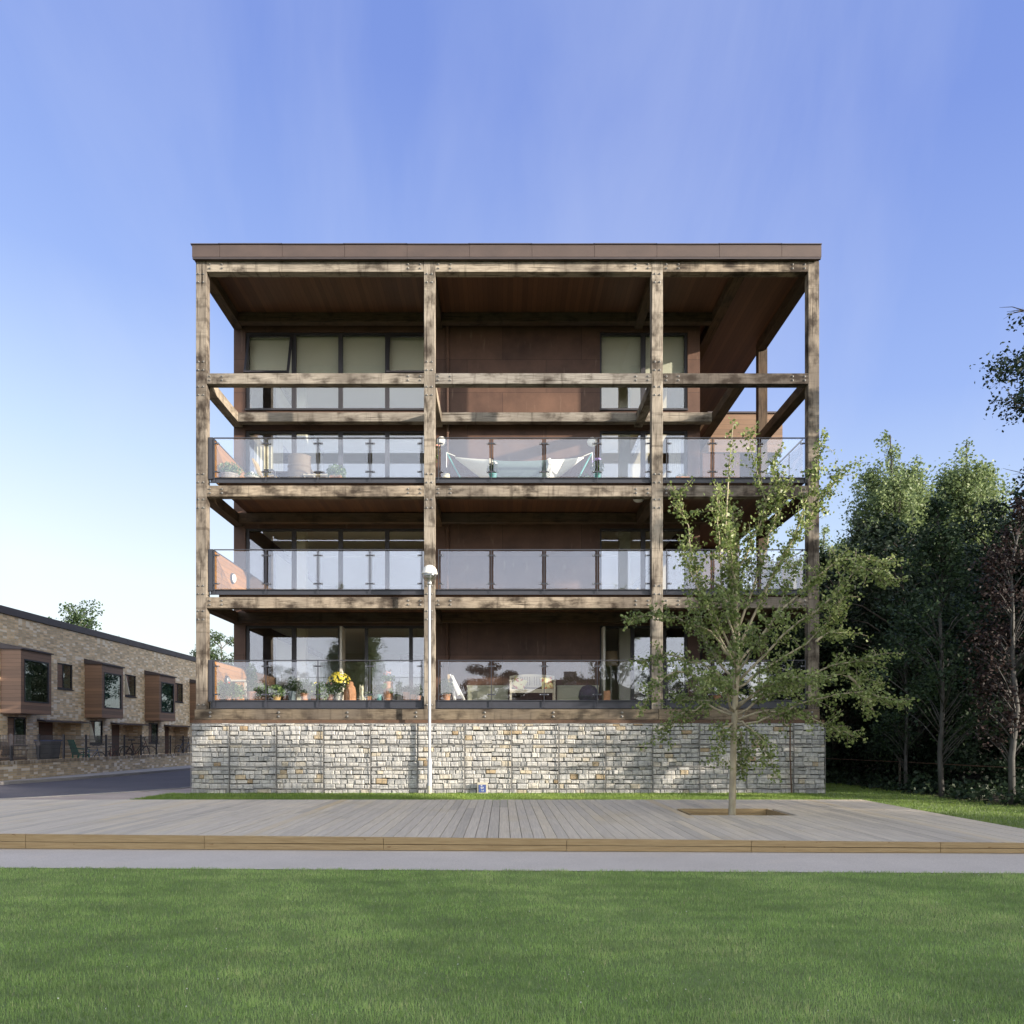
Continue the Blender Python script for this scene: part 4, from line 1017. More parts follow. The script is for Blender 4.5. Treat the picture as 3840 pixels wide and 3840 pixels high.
# ------------------------------------------------------------------ woodland
def make_tree(name, label, group, seed, H, rad, z0, nclump, per, lsize, lmat, bmat, tr=.16, shape='round', flat=.75, clr=.9, lean=0, limb=True):
    r = np.random.default_rng(seed); t = empty(name, (0, 0, 0), label, 'tree', group)
    m = MB(); top = H*.93; wob = [Vector((r.normal()*.12*i/6+lean*(i/6)**1.5, r.normal()*.12*i/6, top*i/6)) for i in range(7)]; wob[0].z = -.2
    m.tube(wob, [tr*(1-i/6.6)**.8+.008 for i in range(7)], 8)
    def axis(z): q = max(0, min(5.999, z/top*6)); i = int(q); return wob[i].lerp(wob[i+1], q-i)
    P, Nn = [], []
    for c in range(nclump):
        u = r.random()
        if shape == 'spire': h = z0+(H-z0)*u**.85; w = rad*(1.04-((h-z0)/(H-z0))**1.7)*(.55+.45*min(1, (h-z0)/(.25*(H-z0))))*(.6+.65*r.random())
        elif shape == 'column': h = z0+(H-z0)*u; w = rad*(1.0-((h-z0)/(H-z0))**2.2)
        else: h = z0+(H-z0)*u; q = (h-z0)/(H-z0)*2-1; w = rad*math.sqrt(max(.05, 1-q*q*.92))
        a = r.random()*6.283; rr = w*(.35+.65*r.random()**.6)
        o = axis(h); cpos = np.array([o.x+rr*math.cos(a), o.y+rr*math.sin(a), h]); cr = clr*(.6+.7*r.random())*(.5 if shape != 'round' and u > .9 else 1)
        n = int(per*(.6+.8*r.random())*cr/clr)
        d = unit(r.normal(size=(n, 3))); pos = cpos+(d*cr*(r.random((n, 1))**.45)*np.array([1, 1, flat]) if shape == 'round' else r.normal(size=(n, 3))*cr*np.array([.42, .42, flat*.5])); P.append(pos); Nn.append(d*.5+np.array([0, 0, .5]))
        if limb:
            b0 = axis(max(.5, h-rr*(.8 if shape != 'round' else .5)-.2)); e = Vector(cpos); md = b0.lerp(e, .55)+Vector((0, 0, .12*rr)); m.tube([b0, md, e], [tr*.28, tr*.16, .012], 5)
    m.build('trunk', bmat, t, smooth=True)
    P = np.concatenate(P); Nn = np.concatenate(Nn)
    npmesh('crown', leafverts(P, lsize, Nn, .62, r), 4, lmat, t, np.clip(r.random(len(P)), 0, 1))
    return t
def dup(t, loc, rz=0, s=1.0, label=None, sz=None):
    c = t.copy(); COL.objects.link(c); c.location = loc; c.rotation_euler = (0, 0, rz); c.scale = (s, s, sz or s)
    if label: c['label'] = label
    for ch in list(t.children):
        k = ch.copy(); COL.objects.link(k); k.parent = c
    return c
def put(t, loc, rz=0, s=1.0, sz=None): t.location = loc; t.rotation_euler = (0, 0, rz); t.scale = (s, s, sz or s); return t
WG = 'trees of the dark wood beside the building'
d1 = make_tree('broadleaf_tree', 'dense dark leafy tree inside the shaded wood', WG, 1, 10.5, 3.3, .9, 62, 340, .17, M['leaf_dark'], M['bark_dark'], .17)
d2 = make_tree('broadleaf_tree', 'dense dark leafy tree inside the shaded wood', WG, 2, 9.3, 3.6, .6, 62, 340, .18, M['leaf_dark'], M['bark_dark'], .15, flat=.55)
put(d1, (13.2, 25.5, 0), 0, .80); put(d2, (16.5, 21.8, 0), 1, .80)
lab = 'dense dark leafy tree inside the shaded wood'
spots = [(d2, 13.0, 30, 2, .9), (d1, 17, 27, 3, .84), (d2, 20.5, 25, 4, .88), (d1, 12.2, 35.5, 5, .9), (d2, 16.5, 33, .6, 1.08), (d1, 21, 31, 2.2, 1.05), (d2, 25, 29, 3.1, 1.15), (d1, 26, 36, 1.2, 1.05), (d2, 20, 38, 4.2, 1.0), (d1, 15, 41, 2.7, .95), (d1, 19.8, 21.2, 5.2, .98), (d2, 24, 22.5, .3, 1.15), (d1, 30, 34, .3, 1.0), (d2, 31, 42, .3, 1.0), (d2, 11.8, 27.5, .9, .55), (d1, 12.2, 22.6, 2.9, .5), (d2, 13.2, 20.0, 3.9, .52)]
for t, x, y, rz, s in spots: dup(t, (x, y, 0), rz, s, lab)
def plume_tree(label, seed, H, spread, nlimb):
    """broad poplar: steep limbs of unequal reach, each carrying loose tufts that thin to a pointed tip"""
    r = np.random.default_rng(seed); t = empty('poplar_tree', (0, 0, 0), label, 'tree', 'poplars behind the wood')
    m = MB(); tr = [Vector((.15*math.sin(i*1.3), .12*math.cos(i*1.7), H*.97*i/8)) for i in range(9)]; tr[0].z = -.2
    m.tube(tr, [.2*(1-i/8.5)**.9+.01 for i in range(9)], 8); P = []
    def tufts(pts, n, r0):
        for i in range(n):
            q = (i+r.random())/n; k = min(len(pts)-2, int(q*(len(pts)-1))); c = np.array(pts[k].lerp(pts[k+1], q*(len(pts)-1)-k)); rr = r0*(1-.62*q)*(.55+.8*r.random())
            c = c+r.normal(size=3)*rr*.7; nn = int(20+58*r.random()); P.append(c+r.normal(size=(nn, 3))*rr*np.array([.62, .62, .75])); m.tube([pts[k], pts[k].lerp(Vector(c), .6)+Vector((0, 0, .05)), Vector(c)], [.014, .01, .004], 3)
    tufts(tr[5:], 24, .66)
    for i in range(nlimb):
        hb = H*(.14+.66*r.random()); a = r.random()*6.283; k = min(7, int(hb/(H*.97)*8)); b0 = tr[k].lerp(tr[k+1], hb/(H*.97)*8-k)
        L = (H-hb)*(.45+.5*r.random()); out = spread*(.35+.75*r.random())*(1-.55*hb/H)
        L = max(1.2, min(L, H-hb-2.3*out*r.uniform(.7, 1.15)))
        e = b0+Vector((out*math.cos(a), out*math.sin(a), L)); md = b0.lerp(e, .5)+Vector((.28*out*math.cos(a), .28*out*math.sin(a), -.04*L))
        pts = [b0, b0.lerp(md, .5), md, md.lerp(e, .5), e]; m.tube(pts, [.06, .045, .03, .018, .006], 4); tufts(pts[1:], int(9+L*2.6), .68)
    m.build('trunk', M['bark_grey'], t, smooth=True); P = np.concatenate(P); print('poplar leaves', len(P))
    npmesh('crown', leafverts(P, .15, np.array([[0, -.1, .3]]), .66, r), 4, M['leaf_pop'], t); return t
pop = plume_tree('sunlit poplar with a double pointed top behind the dark wood', 5, 16.9, 3.1, 44); put(pop, (19.2, 38, 0), .4)
p2 = plume_tree('sunlit poplar with an open crown, second from the building', 16, 16.7, 2.9, 40); put(p2, (23.2, 38.5, 0), 1)
dup(p2, (20.5, 38.9, 0), 2.5, .90, 'poplar crowding against the tallest poplar, a little lower'); dup(pop, (22.0, 41, 0), 3.3, .68, 'shorter poplar filling the gap between the two tall poplars'); dup(pop, (25.4, 40, 0), 2, .80, 'pale poplar low at the edge of the frame behind the dark fir')
dup(p2, (16.6, 37, 0), 4, .66, 'low sunlit poplar rising between the oak frame and the tall poplars'); dup(pop, (14.9, 36, 0), 3, .68, 'small sunlit tree against the corner post of the frame')
# tall tree whose branches hang in from the side
tt = make_tree('overhanging_tree', 'tall dark tree with ragged branches reaching in above the wood', None, 9, 13.5, 3.1, 5.5, 56, 300, .13, M['leaf_dark'], M['bark_dark'], .22, 'round', .55, .7)
put(tt, (16.0, 17.9, 0))
t0 = wloc(tt); ob_ = MB(); P = []; r = np.random.default_rng(3)
for pts, n in (([(16.0, 17.9, 9.3), (13.4, 17.6, 9.9), (12.1, 17.4, 9.9), (11.1, 17.3, 9.6)], 9), ([(16.0, 17.9, 8.6), (13.2, 17.5, 9.2), (12.0, 17.3, 9.1), (11.4, 17.2, 8.75)], 8), ([(16.0, 17.9, 10), (13.4, 17.7, 10.8), (12.3, 17.6, 11.1), (11.75, 17.5, 11.15)], 4),
               ([(16.0, 17.9, 5.6), (13.2, 17.6, 6.5), (12.0, 17.5, 6.3), (11.3, 17.4, 5.8)], 11), ([(16.0, 17.9, 6.5), (13.4, 17.6, 7.3), (12.4, 17.5, 7.4), (11.9, 17.5, 7.2)], 9)):
    pv = [Vector(p) for p in pts]; ob_.tube(pv, [.07, .04, .025, .008], 6)
    for i in range(int(n*1.6)):
        q = r.random()**.6*2.99; k = int(q); c = pv[k].lerp(pv[k+1], q-k) if q > 1.0 else pv[1].lerp(pv[2], r.random()); c = np.array(c)+r.normal(size=3)*np.array([.18, .3, .16])
        nn = 120; P.append(c+r.normal(size=(nn, 3))*np.array([.20, .22, .12]))
    for i in range(8):
        q = r.random()*2.9; k = int(q); c = pv[k].lerp(pv[k+1], q-k); e = c+Vector((-.2-.5*r.random(), r.normal()*.2, r.normal()*.25)); ob_.tube([c, c.lerp(e, .5)+Vector((0, 0, .05)), e], [.012, .008, .003], 4)
ob_.build('limb', M['bark_dark'], tt, smooth=True); npmesh('hanging_foliage', leafverts(np.concatenate(P), .085, None, .6, r), 4, M['leaf_dark'], tt)
# row of young trees along the wood edge
y1 = make_tree('young_tree', 'thin young green tree with a grey stem in front of the dark wood', 'young trees along the wood edge', 21, 7.2, 1.55, 1.5, 80, 100, .095, M['leaf_shade'], M['bark_grey'], .06, 'spire', .8, .42)
put(y1, (10.75, 18.9, 0))
y2 = make_tree('young_tree', 'thin purple leaved young tree at the wood edge', 'young trees along the wood edge', 22, 6.6, 1.15, 1.3, 70, 80, .08, M['leaf_plum'], M['bark_grey'], .065, 'spire', .8, .36)
put(y2, (10.95, 16.6, 0))
dup(y1, (10.9, 20.9, 0), 2, .74, 'shortest young green tree at the wood edge, nearest the stone wall')
# further shade trees of the wood out to the side
for i, (x, y, s) in enumerate(((18.2, 17.2, 1.02), (22, 16.6, 1.0), (26, 17.5, 1.0), (22.5, 19.5, 1.0))): dup(d1 if i % 2 else d2, (x, y, 0), i*1.3, s, lab)
# low growth along the wood edge
UG = []; r = np.random.default_rng(31)
for i in range(170):
    x = 9.6+r.random()*2.6+.2*math.sin(i); y = 14.5+r.random()*15; 
    if x < 10.75 - (y-16)*.05: continue
    h = .15+.35*r.random(); n = 60; UG.append(np.array([x, y, h*.5])+r.normal(size=(n, 3))*np.array([.22, .22, h*.35]))
for i in range(420):
    x = 11.4+r.random()*14; y = 19+r.random()*22; n = 70; h = .6+2.2*r.random()
    UG.append(np.array([x, y, h*.5])+r.normal(size=(n, 3))*np.array([.5, .5, h*.35]))
UG = np.concatenate(UG); UG = UG[UG[:, 2] > 0]
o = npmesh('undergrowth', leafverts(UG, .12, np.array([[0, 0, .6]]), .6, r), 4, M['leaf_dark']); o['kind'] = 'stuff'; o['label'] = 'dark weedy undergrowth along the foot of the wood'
BK = []
for i in range(1500):
    x = 12+r.random()*45; y = 44+r.random()*8; z = r.random()*8.5; BK.append(np.array([x, y, z])+r.normal(size=(60, 3))*np.array([.8, .7, .6]))
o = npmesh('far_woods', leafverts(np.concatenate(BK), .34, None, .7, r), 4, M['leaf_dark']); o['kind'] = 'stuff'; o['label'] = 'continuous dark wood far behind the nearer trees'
# fence wire at the wood edge
wf = empty('wire_fence', (11.2, 20, 0), 'low rusty wire strung along the foot of the wood', 'fence')
m = MB(); m.tube([(9.6, 27, .82), (10.9, 21.5, .80), (11.6, 15.5, .78)], .012, 5); m.build('wire', M['rust'], wf)
m = MB()
for x, y in ((9.7, 26.8), (11.0, 21.4), (11.62, 15.4)):  MB().tube([(x, y, -.1), (x, y, .9)], .03, 6).build('fence_post', M['bark_dark'], wf)

# trees behind the terrace
ta = make_tree('garden_tree', 'feathery green treetop showing above the roof of the first brick house', 'trees behind the terrace', 41, 10.2, 2.6, 4, 50, 150, .18, M['leaf_mid'], M['bark_grey'], .15, 'round', .8, .7)
put(ta, (-32.0, 58.5, 0), 0, 1.12)
tb = dup(d1, (-21.6, 59.5, 0), .7, .88, 'round green tree behind the roofs, seen through the gap beside the oak post')
for ch in tb.children:
    if ch.name.startswith('crown'): ch.data = ch.data.copy(); ch.data.materials[0] = M['leaf_mid']
# trees and a house on the far side of the lawn (mirrored in the glazing), plus unseen trees added to shade it
OG = 'trees on the far side of the lawn'
for i, (x, y, s, t) in enumerate(((-22, -36, .8, d1), (-14.5, -30, .95, pop), (-10.5, -33, .62, d2), (-6, -36, .55, d1), (-1.2, -34, .92, d2), (17, -33, .75, d1), (22, -36, .85, d2), (-30, -32, .7, d2), (29, -35, .85, d1), (-18, -34, .55, d2))):
    dup(t, (x, y, 0), i*.9, s, 'leafy tree across the lawn mirrored in the ground floor glazing')['group'] = OG
for i, (x, y, s, t) in enumerate(SHADERS):
    dup(d1 if t == 1 else d2, (x, y, 0), i*1.1, s, 'unseen leafy tree added on the sunny side of the lawn to shade the grass')['group'] = OG
for i, (x, y, s, t) in enumerate(((-3, 57, 1.25, d1), (3, 66, 1.4, d2), (9, 60, 1.3, d1), (-1, 75, 1.5, d1), (14, 70, 1.4, d2), (-8, 68, 1.2, d2))):
    dup(t, (x, y, 0), i*1.7, s*.72, 'leafy tree behind the apartment block mirrored in the bay windows')['group'] = 'trees behind the apartment block'
Hh = empty('villa', (7, -34, 0), 'rendered villa across the lawn with a hipped roof and one chimney', 'house')
MB().box(1.5, 14, -40, -31, 0, 5.0).build('wall', M['cream'], Hh)
m = MB(); m.add([(1.1, -31 + .4, 5.0), (14.4, -30.6, 5.0), (14.4, -40.4, 5.0), (1.1, -40.4, 5.0), (5, -35.5, 7.3), (10.5, -35.5, 7.3)])
for f in ((0, 1, 5, 4), (1, 2, 5), (2, 3, 4, 5), (3, 0, 4), (0, 3, 2, 1)): m.face(*f)
rf = m.build('roof', M['tile'], Hh); MB().box(6.0, 7.2, -35.0, -34.2, 6.6, 8.0).build('chimney', M['brick'], rf)
for x in (3, 6, 9, 12):
    w = MB().box(x-.6, x+.6, -31.0, -30.93, 1, 2.4).build('window', M['white'], Hh); MB().box(x-.5, x+.5, -30.93, -30.92, 1.1, 2.3).build('pane', M['housglass'], w)
# ------------------------------------------------------------------ street lamp, marker plate
SL = empty('street_lamp', (X_of(1611, 19.95), 19.95, 0), 'white post lamp with a globe top standing on the grass before the stone wall', 'street lamp')
lx = SL.location.x; ly = 19.95
m = MB(); m.lathe([(.062, -.1), (.062, .22)], (lx, ly, 0)); m.build('foot', M['concrete'], SL)
m = MB(); m.lathe([(.058, .22), (.058, .86), (.054, .90), (.04, .93), (.037, 1.0), (.034, 5.28), (.034, 5.42)], (lx, ly, 0)); m.build('pole', simple('pole_paint', (.46, .47, .50), (.38, .39, .42), 3, .45), SL, smooth=False)
m = MB(); m.lathe([(.034, 5.40), (.06, 5.43), (.05, 5.47), (.06, 5.50)], (lx, ly, 0)); m.build('collar', M['galv'], SL)
m = MB(); m.lathe([(.06, 5.495), (.125, 5.52), (.168, 5.575), (.186, 5.635), (.19, 5.69)], (lx, ly, 0), 24); m.build('clear_bowl', glass('lamp_bowl', (.66, .67, .66), .30, 1, .15), SL, smooth=True)
m = MB(); m.lathe([(.03, 5.5), (.035, 5.58), (.06, 5.63), (.06, 5.66), (.02, 5.69)], (lx, ly, 0)); m.build('bulb_holder', M['galv'], SL, smooth=True)
m = MB(); m.lathe([(.197, 5.675), (.205, 5.69), (.20, 5.72)] + [(.195*math.cos(a), 5.72+.20*math.sin(a)) for a in [math.pi/2*i/8 for i in range(8)]] + [(.01, 5.92)], (lx, ly, 0), 24); m.build('hood', M['white'], SL, smooth=True)
sx, sy = X_of(1809, 20.05), 20.03
SG = empty('valve_marker', (sx, sy, 0), 'small concrete marker post with a blue SV plate at the foot of the stone wall', 'sign')
MB().box(sx-.135, sx+.135, sy, sy+.06, -.05, .30).build('post', M['concrete'], SG, bevel=.008)
pl = MB().box(sx-.095, sx+.095, sy-.012, sy-.001, .045, .245).build('plate', M['signblue'], SG)
for txt, z, s, dx in (('90', .205, .05, -.02), ('SV', .135, .075, -.005), ('1.8', .075, .05, .0)):
    cu = bpy.data.curves.new('lettering', 'FONT'); cu.body = txt; cu.size = s; cu.align_x = 'CENTER'; cu.extrude = .001
    to = bpy.data.objects.new('tmp', cu); COL.objects.link(to); bpy.context.view_layer.update()
    me = bpy.data.meshes.new_from_object(to.evaluated_get(bpy.context.evaluated_depsgraph_get())); bpy.data.objects.remove(to)
    o = bpy.data.objects.new('lettering', me); COL.objects.link(o); me.materials.clear(); me.materials.append(M['white']); o.parent = pl
    o.location = (sx+dx-wloc(pl).x, sy-.014-wloc(pl).y, z); o.rotation_euler = (R(90), 0, 0)

# ------------------------------------------------------------------ things on the balconies
r3 = np.random.default_rng(77)
def leaves_blob(c, rx, rz, n, size, mat, parent, name='foliage', up=.5, ry=None, r_=None):
    d = unit(r3.normal(size=(n, 3))); P = np.array(c)+d*(r3.random((n, 1))**.5)*np.array([rx, ry or rx, rz])
    return npmesh(name, leafverts(P, size, d*.6+np.array([0, -.3, up]), .62, r3), 4, mat, parent)
def flowers(c, rx, rz, n, size, mat, parent):
    m = MB()
    for i in range(n):
        d = Vector((r3.normal(), r3.normal()-.4, abs(r3.normal())*.8+.1)).normalized(); p = Vector(c)+Vector((d.x*rx, d.y*rx, d.z*rz)); u = d.orthogonal().normalized(); v = d.cross(u)
        k = m.add([p+(u*math.cos(a)+v*math.sin(a))*size*(1 if j % 2 else .55)-d*(.0 if j % 2 else 0) for j, a in enumerate([math.pi*2*q/10 for q in range(10)])]); m.face(*range(k, k+10))
        k2 = m.add([p+d*size*.25+(u*math.cos(a)+v*math.sin(a))*size*.35 for a in [math.pi*2*q/6 for q in range(6)]]); m.face(*range(k2, k2+6))
    return m.build('blossom', mat, parent)
POTPROF = lambda r, h: [(r*.68, 0), (r*.72, .005), (r*.94, h*.82), (r*1.03, h*.82), (r*1.05, h), (r*.92, h), (r*.90, h*.9), (r*.05, h*.9)]
def potted(px, Y, z, wpx, hpot, hplant, potm, label, leaf='leaf_pot', n=260, ls=.05, spread=1.5, square=False, fl=None, prof=None, cat='potted plant', group='pots on the balconies', pot=True):
    """px: photo column of the pot, wpx: its width there in photo pixels"""
    x = X_of(px, Y); r = wpx/2*Y/F
    t = empty('potted_plant', (x, Y, z), label, cat, group)
    if pot:
        m = MB(); m.lathe((prof or POTPROF)(r*(1.25 if square else 1), hpot), (x, Y, z), 4 if square else 16); m.build('pot', M[potm], t, smooth=False)
        m = MB(); m.lathe([(r*.86, hpot*.9), (r*.86, hpot*.93)], (x, Y, z), 12); m.build('compost', M['soilpot'], t)
    if n:
        c = (x, Y, z+hpot+hplant*.42); leaves_blob(c, r*spread*1.22, hplant*.64, int(n*2.2), ls, M[leaf], t)
        m = MB()
        for i in range(6):
            a = i*1.05; m.tube([(x+.01*i-.03, Y, z+hpot*.9), (x+r*spread*.5*math.cos(a), Y+r*spread*.5*math.sin(a), z+hpot+hplant*.75)], .004, 4)
        m.build('stem', M['leaf_pot'], t)
    for f in (fl or []):
        flowers((x+f.get('dx', 0), Y, z+hpot+hplant*f.get('at', .5)), r*spread*f.get('w', .9), hplant*f.get('h', .5), f['n'], f['s'], M[f['m']], t)
    return t
z1, z2, z3 = 2.435, 5.378, 8.348
q4 = lambda x: 660+x*.5383
zx = lambda x: 760+x*480/1932
zy = lambda x: 1220+x*480/1932
A = dict(Y=21.05, z=z1)
L_ = lambda *a, **k: potted(*a, **k)
L_(zx(230), 21.0, z1, 22, .16, .42, 'terracotta_dark', 'leafy climber in a dark pot at the screen end of the ground floor row', n=340, ls=.06, spread=2.4)
L_(zx(385), 21.0, z1, 24, .16, .38, 'terracotta_dark', 'bushy green plant with two red flowers below the round light', leaf='leaf_mid', n=380, ls=.06, spread=2.4, fl=[dict(n=3, s=.045, m='red_petals', at=.8, h=.2, w=.6)])
L_(zx(530), 21.1, z1, 22, .14, .36, 'terracotta_dark', 'pale leafed plant between the red flowers and the wide clay pot', n=260, ls=.065, spread=2.2)
L_(zx(740), 21.15, z1, 38, .29, .75, 'terracotta_dark', 'tall feathery herb in a wide weathered clay pot', leaf='leaf_mid', n=520, ls=.05, spread=1.0)
L_(zx(880), 21.3, z1, 22, .17, .36, 'terracotta', 'mid green plant behind the second baluster', n=260, ls=.06, spread=2.2)
L_(zx(1120), 21.0, z1, 33, .19, .25, 'terracotta_yellow', 'broad leafed hosta in a yellow clay pot', n=240, ls=.09, spread=1.9)
L_(zx(1250), 21.2, z1, 24, .19, .28, 'terracotta_dark', 'dark blue green plant in a brown pot beside the grey planter', leaf='leaf_mid', n=240, ls=.045, spread=1.6)
L_(zx(1350), 21.0, z1, 31, .29, .42, 'slate_pot', 'upright shrub in a tall slate grey planter', leaf='leaf_mid', n=360, ls=.05, spread=1.0, fl=[dict(n=8, s=.022, m='white_petals', at=.7, h=.25, w=.25, dx=.17)])
L_(zx(1540), 21.0, z1, 32, .24, .40, 'terracotta', 'dark lavender bush in a red clay pot', leaf='leaf_mid', n=520, ls=.035, spread=1.9)
L_(zx(1680), 21.0, z1, 24, .16, .36, 'terracotta_dark', 'small plant with thin yellow stalks by the third baluster', n=200, ls=.05, spread=1.5, fl=[dict(n=4, s=.022, m='yellow_petals', at=.95, h=.15)])
L_(zx(1810), 20.95, z1, 24, .10, .42, 'terracotta_dark', 'pale round leafed plant spilling to the floor', n=320, ls=.065, spread=1.9)
L_(zy(75), 21.05, z1, 31, .21, .32, 'terracotta_dark', 'pink flowered plant in a round brown bowl', n=300, ls=.05, spread=1.3, fl=[dict(n=8, s=.035, m='pink_petals', at=.85, h=.2)])
L_(zy(210), 21.0, z1, 30, .25, .50, 'white_glaze', 'white pot overflowing with yellow daisies', leaf='leaf_mid', n=420, ls=.05, spread=2.7, fl=[dict(n=95, s=.040, m='yellow_petals', at=.48, h=.66, w=1.12)])
def jar(px, Y, z, prof, mat, name, label, cat):
    x = X_of(px, Y); t = empty(name, (x, Y, z), label, cat); m = MB(); m.lathe(prof, (x, Y, z), 22); m.build('body', M[mat], t, smooth=True); return t
jar(zy(372), 20.98, z1, [(.168, 0), (.175, .03), (.172, .25), (.15, .38), (.11, .45), (.095, .455), (.092, .52), (.06, .55), (.01, .56)], 'terracotta', 'rhubarb_forcer', 'big domed clay forcing jar beside the yellow daisies', 'clay jar')
t = jar(zy(545), 21.0, z1, [(.07, 0), (.075, .06), (.055, .20), (.05, .27), (.058, .31), (.062, .36), (.05, .41), (.02, .43)], 'cream_glaze', 'cat_figure', 'cream pottery cat sitting behind the glass', 'figurine')
x = X_of(zy(545), 21.0); m = MB()
for dx in (-.035, .035): m.lathe([(.022, .40), (.012, .44), (.003, .475)], (x+dx, 21.0, z1), 8)
m.build('ear', M['cream_glaze'], t); m = MB(); m.tube([(x+.06, 21.0, z1+.02), (x+.11, 20.97, z1+.06), (x+.09, 20.95, z1+.12)], [.022, .02, .012], 8); m.build('tail', M['cream_glaze'], t)
L_(zy(660), 21.0, z1, 18, .15, .14, 'terracotta', 'small orange clay pot right of the pottery cat', n=110, ls=.035, spread=1.6, fl=[dict(n=5, s=.02, m='white_petals', at=.7, h=.3)])
L_(zy(735), 21.05, z1, 14, .11, .17, 'terracotta_dark', 'tiny brown pot with white flowers before the teal pot', n=110, ls=.035, spread=2.0, fl=[dict(n=8, s=.02, m='white_petals', at=.8, h=.3)])
L_(zy(815), 21.0, z1, 24, .21, .25, 'teal_glaze', 'teal glazed pot with a dark green plant', leaf='leaf_mid', n=260, ls=.05, spread=1.5)
sp = L_(zy(950), 21.0, z1, 37, .55, .20, 'terracotta', 'tall clay strawberry planter topped with pink geraniums', n=110, ls=.05, spread=1.3, fl=[dict(n=16, s=.028, m='pink_petals', at=.9, h=.9, w=.8)], prof=lambda r, h: [(r*.80, 0), (r*.86, .02), (r*1.0, h*.5), (r*.92, h*.85), (r*1.0, h*.93), (r*1.0, h), (r*.85, h), (r*.1, h*.95)])
leaves_blob((X_of(zy(890), 20.9), 20.85, z1+.42), .10, .08, 70, .05, M['leaf_pot'], sp, 'side_shoots'); leaves_blob((X_of(zy(1000), 20.9), 20.85, z1+.30), .09, .07, 60, .05, M['leaf_pot'], sp, 'side_shoots')
L_(zy(1115), 21.1, z1, 22, .17, .40, 'stone_pot', 'greyish plant under a clear garden cloche', n=200, ls=.05, spread=1.2)
L_(zy(1225), 20.98, z1, 29, .27, .16, 'terracotta', 'two stacked clay pots with low green leaves', leaf='leaf_mid', n=150, ls=.045, spread=1.4, prof=lambda r, h: [(r*.75, 0), (r*.86, h*.45), (r*.95, h*.46), (r*.97, h*.52), (r*.8, h*.525), (r*.98, h*.9), (r*1.04, h*.9), (r*1.04, h), (r*.9, h), (r*.1, h*.92)])
L_(zy(1325), 21.0, z1, 22, .20, .18, 'terracotta', 'plain clay pot with a dark plant, second from the oak post', leaf='leaf_mid', n=150, ls=.045, spread=1.3)
L_(zy(1405), 21.0, z1, 20, .17, .32, 'terracotta_dark', 'narrow leaved plant in a clay pot next to the oak post', leaf='leaf_mid', n=170, ls=.04, spread=1.5)
ST = empty('plant_table', (X_of(zx(530), 22.0), 22.0, z1), 'low grey table behind the potted plants by the boarded screen', 'table')
x = ST.location.x; MB().box(x-.38, x+.32, 21.8, 22.2, z1+.62, z1+.67).build('table_top', M['stone_pot'], ST)
for dx in (-.34, .24): MB().box(x+dx, x+dx+.05, 21.84, 21.9, z1, z1+.618).build('leg', M['stone_pot'], ST)
# bay two, ground floor
L_(1640+100*.3416, 21.05, z1, 31, .22, .42, 'terracotta', 'green bush in a clay pot beside the leaning plank', leaf='leaf_mid', n=420, ls=.05, spread=1.5)
bx = lambda u: 1640+u*660/1932
pk = empty('leaning_plank', (X_of(bx(128), 21.4), 21.4, z1), 'orange timber plank leaning upright behind the clay pot', 'plank'); x = pk.location.x
MB().hexa([(x-.035, 21.35, z1), (x+.035, 21.35, z1), (x+.035, 21.39, z1), (x-.035, 21.39, z1), (x-.05, 21.55, z1+.80), (x+.02, 21.55, z1+.80), (x+.02, 21.59, z1+.80), (x-.05, 21.59, z1+.80)]).build('board', M['pine'], pk)
FC = empty('folded_chair', (X_of(bx(230), 21.15), 21.15, z1), 'white folded garden chair leaning among the balcony things', 'chair')
def seg(u0, v0, u1, v1, y0, y1, w, mat, name):
    a = Vector((X_of(bx(u0), y0), y0, Z_of(2420+v0*.3416, y0))); b = Vector((X_of(bx(u1), y1), y1, Z_of(2420+v1*.3416, y1)))
    MB().tube([a, b], w, 6).build(name, mat, FC)
seg(140, 320, 290, 598, 21.25, 21.0, .020, M['white'], 'leg'); seg(165, 330, 300, 598, 21.15, 20.95, .020, M['white'], 'leg'); seg(160, 440, 185, 598, 21.2, 21.0, .020, M['white'], 'leg'); seg(175, 450, 200, 598, 21.1, 20.95, .018, M['white'], 'leg'); seg(170, 400, 235, 545, 21.1, 21.0, .045, M['white'], 'seat')
CH = empty('storage_box', (X_of(bx(690), 22.6), 22.6, z1), 'sage green storage chest left of the white bench', 'storage chest', 'storage chests on the ground floor balcony')
def chest(o, xa, xb, ya, yb2, z, h):
    MB().box(xa, xb, ya, yb2, z, z+h-.05).build('body', M['sage'], o); MB().box(xa-.015, xb+.015, ya-.02, yb2, z+h-.048, z+h).build('lid', M['sage'], o)
    m = MB(); mx = (xa+xb)/2
    for u in (xa+.02, mx-.015, xb-.05): m.box(u, u+.03, ya-.008, ya-.001, z+.02, z+h-.07)
    m.build('batten', M['sage'], o)
chest(CH, X_of(bx(330), 22.55), X_of(bx(775), 22.55), 22.55, 23.15, z1, .56)
C2 = empty('storage_box', (X_of(bx(1500), 22.6), 22.6, z1), 'sage green storage chest right of the white bench', 'storage chest', 'storage chests on the ground floor balcony')
chest(C2, X_of(bx(1315), 22.55), X_of(bx(1770), 22.55), 22.55, 23.15, z1, .56)
BE = empty('garden_bench'); bench_mesh(BE, M['teak'], 1.30, .50, .42, .83, .05); BE.location = (X_of(bx(1045), 22.1), 22.0, z1); tag(BE, 'pale wooden slatted bench with two flowered cushions on it', 'bench')
